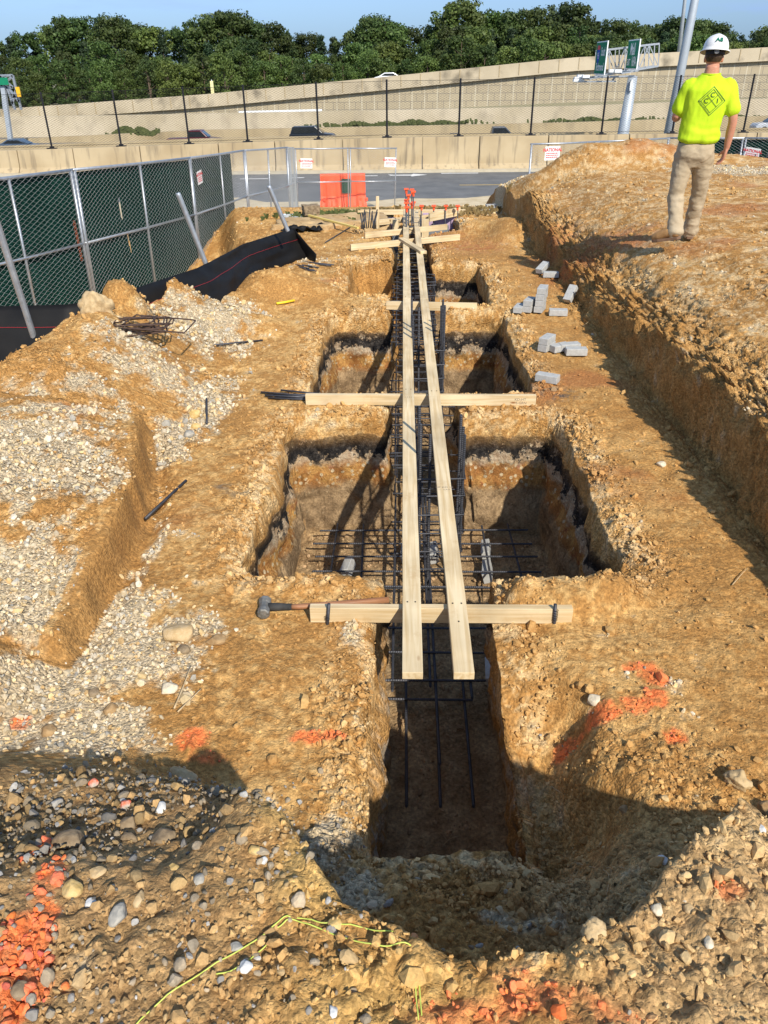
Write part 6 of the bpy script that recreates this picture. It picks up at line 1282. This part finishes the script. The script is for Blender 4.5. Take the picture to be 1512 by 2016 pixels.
def fuse(mb, name, voxel, mat, parent, smooth_it=4, wrinkle=None):
    me = mb.mesh(name); bm = bmesh.new(); bm.from_mesh(me); bmesh.ops.recalc_face_normals(bm, faces=bm.faces); bm.to_mesh(me); bm.free()
    o = bpy.data.objects.new(name, me); COL.objects.link(o); m = o.modifiers.new('r', 'REMESH'); m.mode = 'VOXEL'; m.voxel_size = voxel; s_ = o.modifiers.new('s', 'SMOOTH'); s_.iterations = smooth_it; s_.factor = .6
    dg = bpy.context.evaluated_depsgraph_get(); m2 = bpy.data.meshes.new_from_object(o.evaluated_get(dg)); bpy.data.objects.remove(o); m2.name = name
    if wrinkle is not None:
        n_ = len(m2.vertices); co = np.empty(n_*3, np.float32); m2.vertices.foreach_get('co', co); co = co.reshape(-1, 3); no = np.empty(n_*3, np.float32)
        m2.vertices.foreach_get('normal', no); no = no.reshape(-1, 3); co += no*wrinkle(co)[:, None]; m2.vertices.foreach_set('co', co.ravel()); m2.update()
    m2.materials.clear(); return link(name, m2, mat, parent, smooth=True)
def cloth_mat(name, c1, c2, rough=.85): return noise_mat(name, c1, c2, 9, rough=rough, bump=.35, bscale=420, bdist=.0008)
M_SKIN = noise_mat('skin', (.42, .185, .115), (.55, .27, .17), 9, rough=.55, bump=.15); M_SKIN.node_tree.nodes['Principled BSDF'].inputs['Subsurface Weight'].default_value = .05
def hand(mb, wrist, d, side, thumb, curl=.35, s=1.0):
    """palm from the wrist along d; side = direction across the knuckles; thumb leaves the side of the palm"""
    w = Vector(wrist); d = Vector(d).normalized(); s_ = Vector(side); s_ = (s_-d*s_.dot(d)).normalized(); nrm = d.cross(s_)
    for f in (-1, -.35, .35, 1): limb(mb, [w+s_*f*.012*s, w+d*.045*s+s_*f*.026*s, w+d*.090*s+s_*f*.031*s], [.015*s, .0145*s, .0115*s], 8, 3)
    for f, L_ in ((-1, .060), (-.35, .076), (.35, .080), (1, .070)):
        b0 = w+d*.088*s+s_*f*.031*s; c1_ = (d*math.cos(curl)+nrm*math.sin(curl)).normalized(); c2_ = (d*math.cos(curl*2.2)+nrm*math.sin(curl*2.2)).normalized(); c3_ = (d*math.cos(curl*3)+nrm*math.sin(curl*3)).normalized()
        p1_ = b0+c1_*L_*.45*s; p2_ = p1_+c2_*L_*.32*s; p3_ = p2_+c3_*L_*.25*s; limb(mb, [b0, p1_, p2_, p3_], [.0095*s, .0085*s, .008*s, .0068*s], 8, 3)
    t = Vector(thumb); t0 = w+d*.022*s+t*.020*s; t1 = t0+(d*.5+t*.75).normalized()*.036*s; t2 = t1+(d*.85+t*.3+nrm*.2).normalized()*.030*s; limb(mb, [w+d*.01*s, t0, t1, t2], [.013*s, .013*s, .0105*s, .008*s], 8, 3)
def person(name, loc, label, J, shirt_m, trouser_m, rz=0.0, hat=True):
    t = empty(name, loc, rz, label, 'person'); hx, hy, hz = J['head']; nx_, ny_, nz_ = J['neck']; px_, py_, pz_ = J['pelvis']; cx_, cy_, cz_ = J['chest']
    mb = MB() # continuous body
    loft(mb, [(px_, py_, pz_-.10, .12, .09), (px_, py_, pz_, .15, .10), ((px_+cx_)/2, (py_+cy_)/2, (pz_+cz_)/2, .13, .085), (cx_, cy_, cz_, .15, .10), (cx_, cy_, cz_+.10, .16, .09), (nx_, ny_, nz_-.06, .10, .07), (nx_, ny_, nz_-.02, .068, .064), (nx_, ny_+.005, nz_+.05, .060, .062), (hx, hy, hz-.06, .062, .070)], 20)
    ball(mb, (hx, hy, hz+.02), (.076, .096, .108)); ball(mb, (hx, hy+.03, hz-.055), (.056, .062, .058)); ball(mb, (hx, hy+.10, hz-.018), (.013, .020, .022)); ball(mb, (hx, hy+.085, hz-.062), (.026, .014, .010)); ball(mb, (hx, hy+.085, hz+.022), (.045, .012, .010))
    for s_ in (-1, 1): ball(mb, (hx+s_*.078, hy-.004, hz-.012), (.009, .020, .033))
    for k in ('L', 'R'):
        sh_, el, wr = J['arm'+k]; limb(mb, [sh_, (Vector(sh_)+Vector(el))/2, el, (Vector(el)+Vector(wr))/2+Vector(J.get('bulge'+k, (0, 0, 0))), wr], [.058, .050, .041, .040, .026], 14)
        hp, kn, an = J['leg'+k]; limb(mb, [hp, (Vector(hp)+Vector(kn))/2, kn, (Vector(kn)*.6+Vector(an)*.4), an], [.085, .075, .055, .052, .038], 12)
        d, sd_, th, cu = J['hand'+k]; hand(mb, wr, d, sd_, th, cu)
    fuse(mb, 'body', .0062, M_SKIN, t, 3)
    for s_ in (-1, 1): mb = MB(); ball(mb, (hx+s_*.032, hy+.078, hz+.004), .012, 8); mb.build('eye', M_WHITE, t, smooth=True)
    mb = MB(); loft(mb, [(hx, hy-.012, hz-.035, .060, .078), (hx, hy-.014, hz+.0, .078, .090), (hx, hy-.012, hz+.05, .081, .094), (hx, hy-.01, hz+.10, .062, .075), (hx, hy-.01, hz+.125, .03, .04)], 22)
    mb2 = [v for v in mb.v]; mb.v = [(x, min(y, hy+.045) if z < hz+.08 else y, z) for x, y, z in mb2]; fuse(mb, 'hair', .006, noise_mat('dark_hair', (.030, .018, .010), (.075, .045, .025), 60, rough=.7), t, 2)
    # trousers
    mb = MB(); loft(mb, [(px_, py_-.0, pz_-.15, .10, .085), (px_, py_-.012, pz_-.05, .172, .132), (px_, py_-.01, pz_+.02, .172, .128), (px_, py_, pz_+.085, .160, .112)], 24)
    for k in ('L', 'R'):
        hp, kn, an = [Vector(v) for v in J['leg'+k]]; limb(mb, [hp+Vector((0, 0, -.04)), (hp+kn)/2, kn, (kn+an)/2, an+Vector((0, 0, -.015))], [.102, .094, .076, .072, .080], 16)
    def wr_(c): return .012*np.maximum(0, perlin(c[:, 0]*5+c[:, 2]*4, c[:, 1]*5, c[:, 2]*17, 801)+.12)*np.clip(.5+sst(.62, .40, c[:, 2])+1.2*sst(.30, .12, c[:, 2]), 0, 2.2)+.015*fbm(c[:, 0], c[:, 1], c[:, 2]*1.5, 9, 4, 811)+.006*perlin(c[:, 0]*9+c[:, 2]*14, c[:, 1]*6, c[:, 2]*9, 812)
    fuse(mb, 'trousers', .010, trouser_m, t, 9, wr_)
    mb = MB(); loft(mb, [(px_, py_, pz_+.062, .166, .118), (px_, py_, pz_+.102, .163, .116)], 28); mb.build('belt', M_BLACK, t, smooth=False)
    # shirt
    mb = MB(); loft(mb, [(px_+.005, py_, pz_+.070, .166, .120), (px_+.005, py_-.004, pz_+.10, .194, .146), ((px_*.7+cx_*.3), py_, pz_+.20, .182, .132), ((px_*.3+cx_*.7), cy_, cz_-.12, .190, .130), (cx_, cy_, cz_, .198, .132), (cx_, cy_-.004, cz_+.075, .202, .122), (nx_*.6+cx_*.4, ny_, nz_-.078, .150, .096), (nx_, ny_, nz_-.03, .098, .082), (nx_, ny_, nz_-.012, .082, .076)], 28)
    for k in ('L', 'R'):
        sh_, el, wr = [Vector(v) for v in J['arm'+k]]; e_ = sh_.lerp(el, .70); inn = Vector((cx_, sh_.y, sh_.z-.02)); limb(mb, [sh_.lerp(inn, .35), sh_, sh_.lerp(el, .35), e_], [.058, .066, .072, .076], 16, 4)
    def ws_(c): return .015*fbm(c[:, 0]*1.6, c[:, 1], c[:, 2]*.6, 6, 3, 821)+.018*np.maximum(0, perlin(c[:, 0]*7+c[:, 2]*5, c[:, 1]*4, c[:, 2]*3, 829))+.004*np.sin(c[:, 2]*55+10*perlin(c[:, 0]*4, c[:, 1]*4, c[:, 2]*3, 823))*sst(1.18, 1.02, c[:, 2])
    so = fuse(mb, 'shirt', .010, shirt_m, t, 3, ws_)
    mb = MB(); mb.tube([(nx_+.083*math.cos(a), ny_+.077*math.sin(a), nz_-.012+.004*math.sin(a)) for a in [i*math.pi/12 for i in range(25)]], .006, 8); mb.build('collar', shirt_m, t, smooth=True)
    # boots
    M_BOOT = noise_mat('tan_boot', (.30, .155, .055), (.42, .24, .10), 20, rough=.8, bump=.3); M_SOLE = noise_mat('boot_sole', (.14, .08, .045), (.22, .13, .08), 20)
    for k in ('L', 'R'):
        an = Vector(J['leg'+k][2]); toe = Vector(J['toe'+k]); heel = Vector(J['heel'+k]); d = (toe-heel); L_ = d.length; dn = d.normalized(); up_ = (Vector((0, 0, 1))-dn*dn.z).normalized(); sd_ = dn.cross(up_)
        def Bp(a, b, c): return heel+dn*a*L_+up_*b+sd_*c
        mb = MB(); limb(mb, [an+Vector((0, 0, .05)), an+Vector((0, 0, .0)), Bp(.17, .060, 0)], [.052, .053, .050], 14, 4); limb(mb, [Bp(.14, .055, 0), Bp(.45, .060, 0), Bp(.75, .045, 0), Bp(.90, .038, 0)], [.046, .049, .048, .038], 14, 4); bt = fuse(mb, 'boot', .007, M_BOOT, t, 3)
        ou = []; 
        for (a, w_) in ((0, .026), (.05, .036), (.3, .036), (.5, .038), (.75, .049), (.92, .040), (1, .018)): ou.append((a, w_))
        vs = []; m_ = len(ou)
        for b_ in (-.012, .016):
            vs += [Bp(a, b_, -w_) for a, w_ in ou]+[Bp(a, b_, w_) for a, w_ in reversed(ou)]
        n2 = 2*m_; mb = MB(); mb.add(vs, [tuple(range(n2)), tuple(range(2*n2-1, n2-1, -1))]+[(i, (i+1) % n2, (i+1) % n2+n2, i+n2)[::-1] for i in range(n2)]); mb.build('sole', M_SOLE, bt, bevel=.003)
        mb = MB(); 
        for i in range(3): mb.tube([Bp(.33+.07*i, .098-.012*i, -.028), Bp(.35+.07*i, .110-.012*i, 0), Bp(.33+.07*i, .098-.012*i, .028)], .003, 6)
        mb.build('laces', M_BLACK, bt, smooth=True)
    if hat:
        hh = empty('hard_hat', (hx, hy-.005, hz+.062)); hh.parent = t; hh.rotation_euler = J.get('hat_rot', (0, 0, 0))
        M_HAT = noise_mat('white_hat', (.68, .68, .66), (.78, .78, .76), 12, rough=.35, bump=.1, bscale=60); vs = []; fs = []; NR, NS = 14, 40
        for i in range(NR+1):
            th = i/NR*math.pi/2
            for k in range(NS):
                a = 2*math.pi*k/NS; ridge = .007*math.exp(-((math.sin(a)*.0+math.cos(a))*math.sin(th)/.18)**2)*(1-.2*th) ; r_ = 1.0
                x = .112*math.sin(th)**.82*math.cos(a); y = .140*math.sin(th)**.82*math.sin(a); z = .120*math.cos(th)**.92 if th < math.pi/2-.001 else 0; vs.append((x, y, z+ridge))
        for k in range(NS):
            a = 2*math.pi*k/NS; fr_ = 1.12+.10*max(0, math.sin(a))+.05*max(0, -math.sin(a)); vs.append((.116*fr_*math.cos(a), .140*fr_*math.sin(a)+.0, -.012-.010*max(0, math.sin(a))))
        for k in range(NS):
            a = 2*math.pi*k/NS; fr_ = 1.10+.10*max(0, math.sin(a))+.05*max(0, -math.sin(a)); vs.append((.116*fr_*math.cos(a), .140*fr_*math.sin(a), -.019-.010*max(0, math.sin(a))))
        for i in range(NR+2):
            for k in range(NS): fs.append((i*NS+k, (i+1)*NS+k, (i+1)*NS+(k+1) % NS, i*NS+(k+1) % NS))
        mb = MB(); mb.add(vs, fs); so_ = mb.build('shell', M_HAT, hh, smooth=True)
        mb = MB(); A_ = [math.pi*1.12+math.pi*.76*i/16 for i in range(17)]
        for (ra, z0, z1) in ((1, -.048, -.008),):
            vs = []; 
            for a in A_: vs += [(.092*math.cos(a), .112*math.sin(a), z0), (.096*math.cos(a), .116*math.sin(a), z1+.012)]
            mb.add(vs, [(2*i, 2*i+2, 2*i+3, 2*i+1) for i in range(16)])
        hb = mb.build('headband', M_BLACK, hh); mm = hb.modifiers.new('t', 'SOLIDIFY'); mm.thickness = .006
        mb = MB(); mb.tube([(0, -.112, -.028), (0, -.138, -.030)], .021, 18); mb.build('ratchet_knob', noise_mat('grey_knob', (.10, .10, .10), (.22, .22, .22), 30, rough=.4), hh, smooth=False)
        if J.get('logo'):
            text_mesh('AE', .052, noise_mat('logo_green', (.01, .13, .08), (.02, .18, .11), 9, bump=0), 'hat_logo', hh, Matrix.Translation((.004, -.128, .062))@Matrix.Rotation(math.radians(90-38), 4, 'X'), bold=.0016, extrude=.004)
    return t, so
M_LIME = cloth_mat('lime_shirt', (.44, .64, .012), (.52, .72, .02)); M_KHAKI = cloth_mat('khaki_trousers', (.34, .265, .165), (.46, .37, .245))
wx0, wy0 = 2.95, 8.32; wz0 = max(ghs(wx0-.1, wy0-.1), ghs(wx0+.02, wy0-.05), ghs(wx0-.2, wy0), ghs(wx0, wy0+.3)-.04, ghs(wx0-.3, wy0-.05))+.035
JW = dict(head=(-.035, .03, 1.665), neck=(-.035, .0, 1.545), chest=(-.035, -.01, 1.33), pelvis=(-.06, 0, .885),
          armL=((-.21, .0, 1.435), (-.285, .03, 1.165), (-.175, .215, 1.36)), armR=((.14, .0, 1.435), (.225, -.04, 1.165), (.225, .015, .905)),
          handL=((.30, -.10, .90), (.3, .7, 0), (.6, -.5, .1), .55), handR=((-.18, .15, -1), (.15, -.9, 0), (-.7, .55, -.1), .30),
          legL=((-.150, .0, .86), (-.165, -.0, .47), (-.125, -.12, .155)), legR=((.03, .0, .86), (.055, .12, .48), (.045, .25, .11)),
          heelL=(-.075, -.185, .095), toeL=(-.325, -.06, .030), heelR=(.05, .19, .03), toeR=(.05, .48, .03), hat_rot=(-.12, .04, .04), logo=True)
wk, shirt = person('person', (wx0, wy0, wz0), 'man in lime yellow shirt, khaki trousers and white hard hat walking on the raised ground', JW, M_LIME, M_KHAKI, rz=-.26)
# print on the back of the shirt, laid onto the cloth
bm = bmesh.new(); bm.from_mesh(shirt.data); bv = BVHTree.FromBMesh(bm); bm.free()
def on_back(me, ox, oz):
    for v in me.vertices:
        h_ = bv.ray_cast(Vector((v.co.x+ox, -1, v.co.y+oz)), Vector((0, 1, 0)))
        y_ = h_[0].y if h_[0] is not None else -.12
        v.co = Vector((v.co.x+ox, y_-.0050, v.co.y+oz))
    return me
mb = MB()
def lineseg(a, b, w):
    w *= 1.25
    a, b = Vector((*a, 0)), Vector((*b, 0)); d = (b-a).normalized(); n_ = Vector((-d.y, d.x, 0))*w/2; N_ = 24
    vs = []; 
    for i in range(N_+1): p = a.lerp(b, i/N_); vs += [p-n_, p+n_]
    mb.add(vs, [(2*i, 2*i+1, 2*i+3, 2*i+2) for i in range(N_)])
for R1, R2, w in ((.118, .118, .0040), (.096, .096, .0034)):
    P4 = [(0, R1), (R2, 0), (0, -R1*1.02), (-R2, 0)]
    for i in range(4): lineseg(P4[i], P4[(i+1) % 4], w)
lineseg((-.048, .048), (.048, -.048), .0034); lineseg((.048, .048), (-.048, -.048), .0034); lineseg((-.118, 0), (-.096, 0), .003)
M_PRINT = noise_mat('dark_print', (.015, .055, .03), (.02, .07, .04), 9, bump=0)
lo = link('back_print', on_back(mb.mesh('print'), .0, 1.315), M_PRINT, wk)
for ch, ox, oz in (('C', 0, .048), ('C', -.050, -.001), ('I', .050, -.001)):
    me = text_mesh(ch, .058, None, 'letter', None, None, bold=.0004); bm = bmesh.new(); bm.from_mesh(me); bmesh.ops.triangulate(bm, faces=bm.faces); bmesh.ops.subdivide_edges(bm, edges=bm.edges, cuts=1); bm.to_mesh(me); bm.free()
    link('back_letter', on_back(me, ox, 1.315+oz), M_PRINT, wk)
for (sx_) in (-.018, .018):
    pass
mb = MB(); mb.box((.05-.0, 0, 0), (.03, .0, .003));
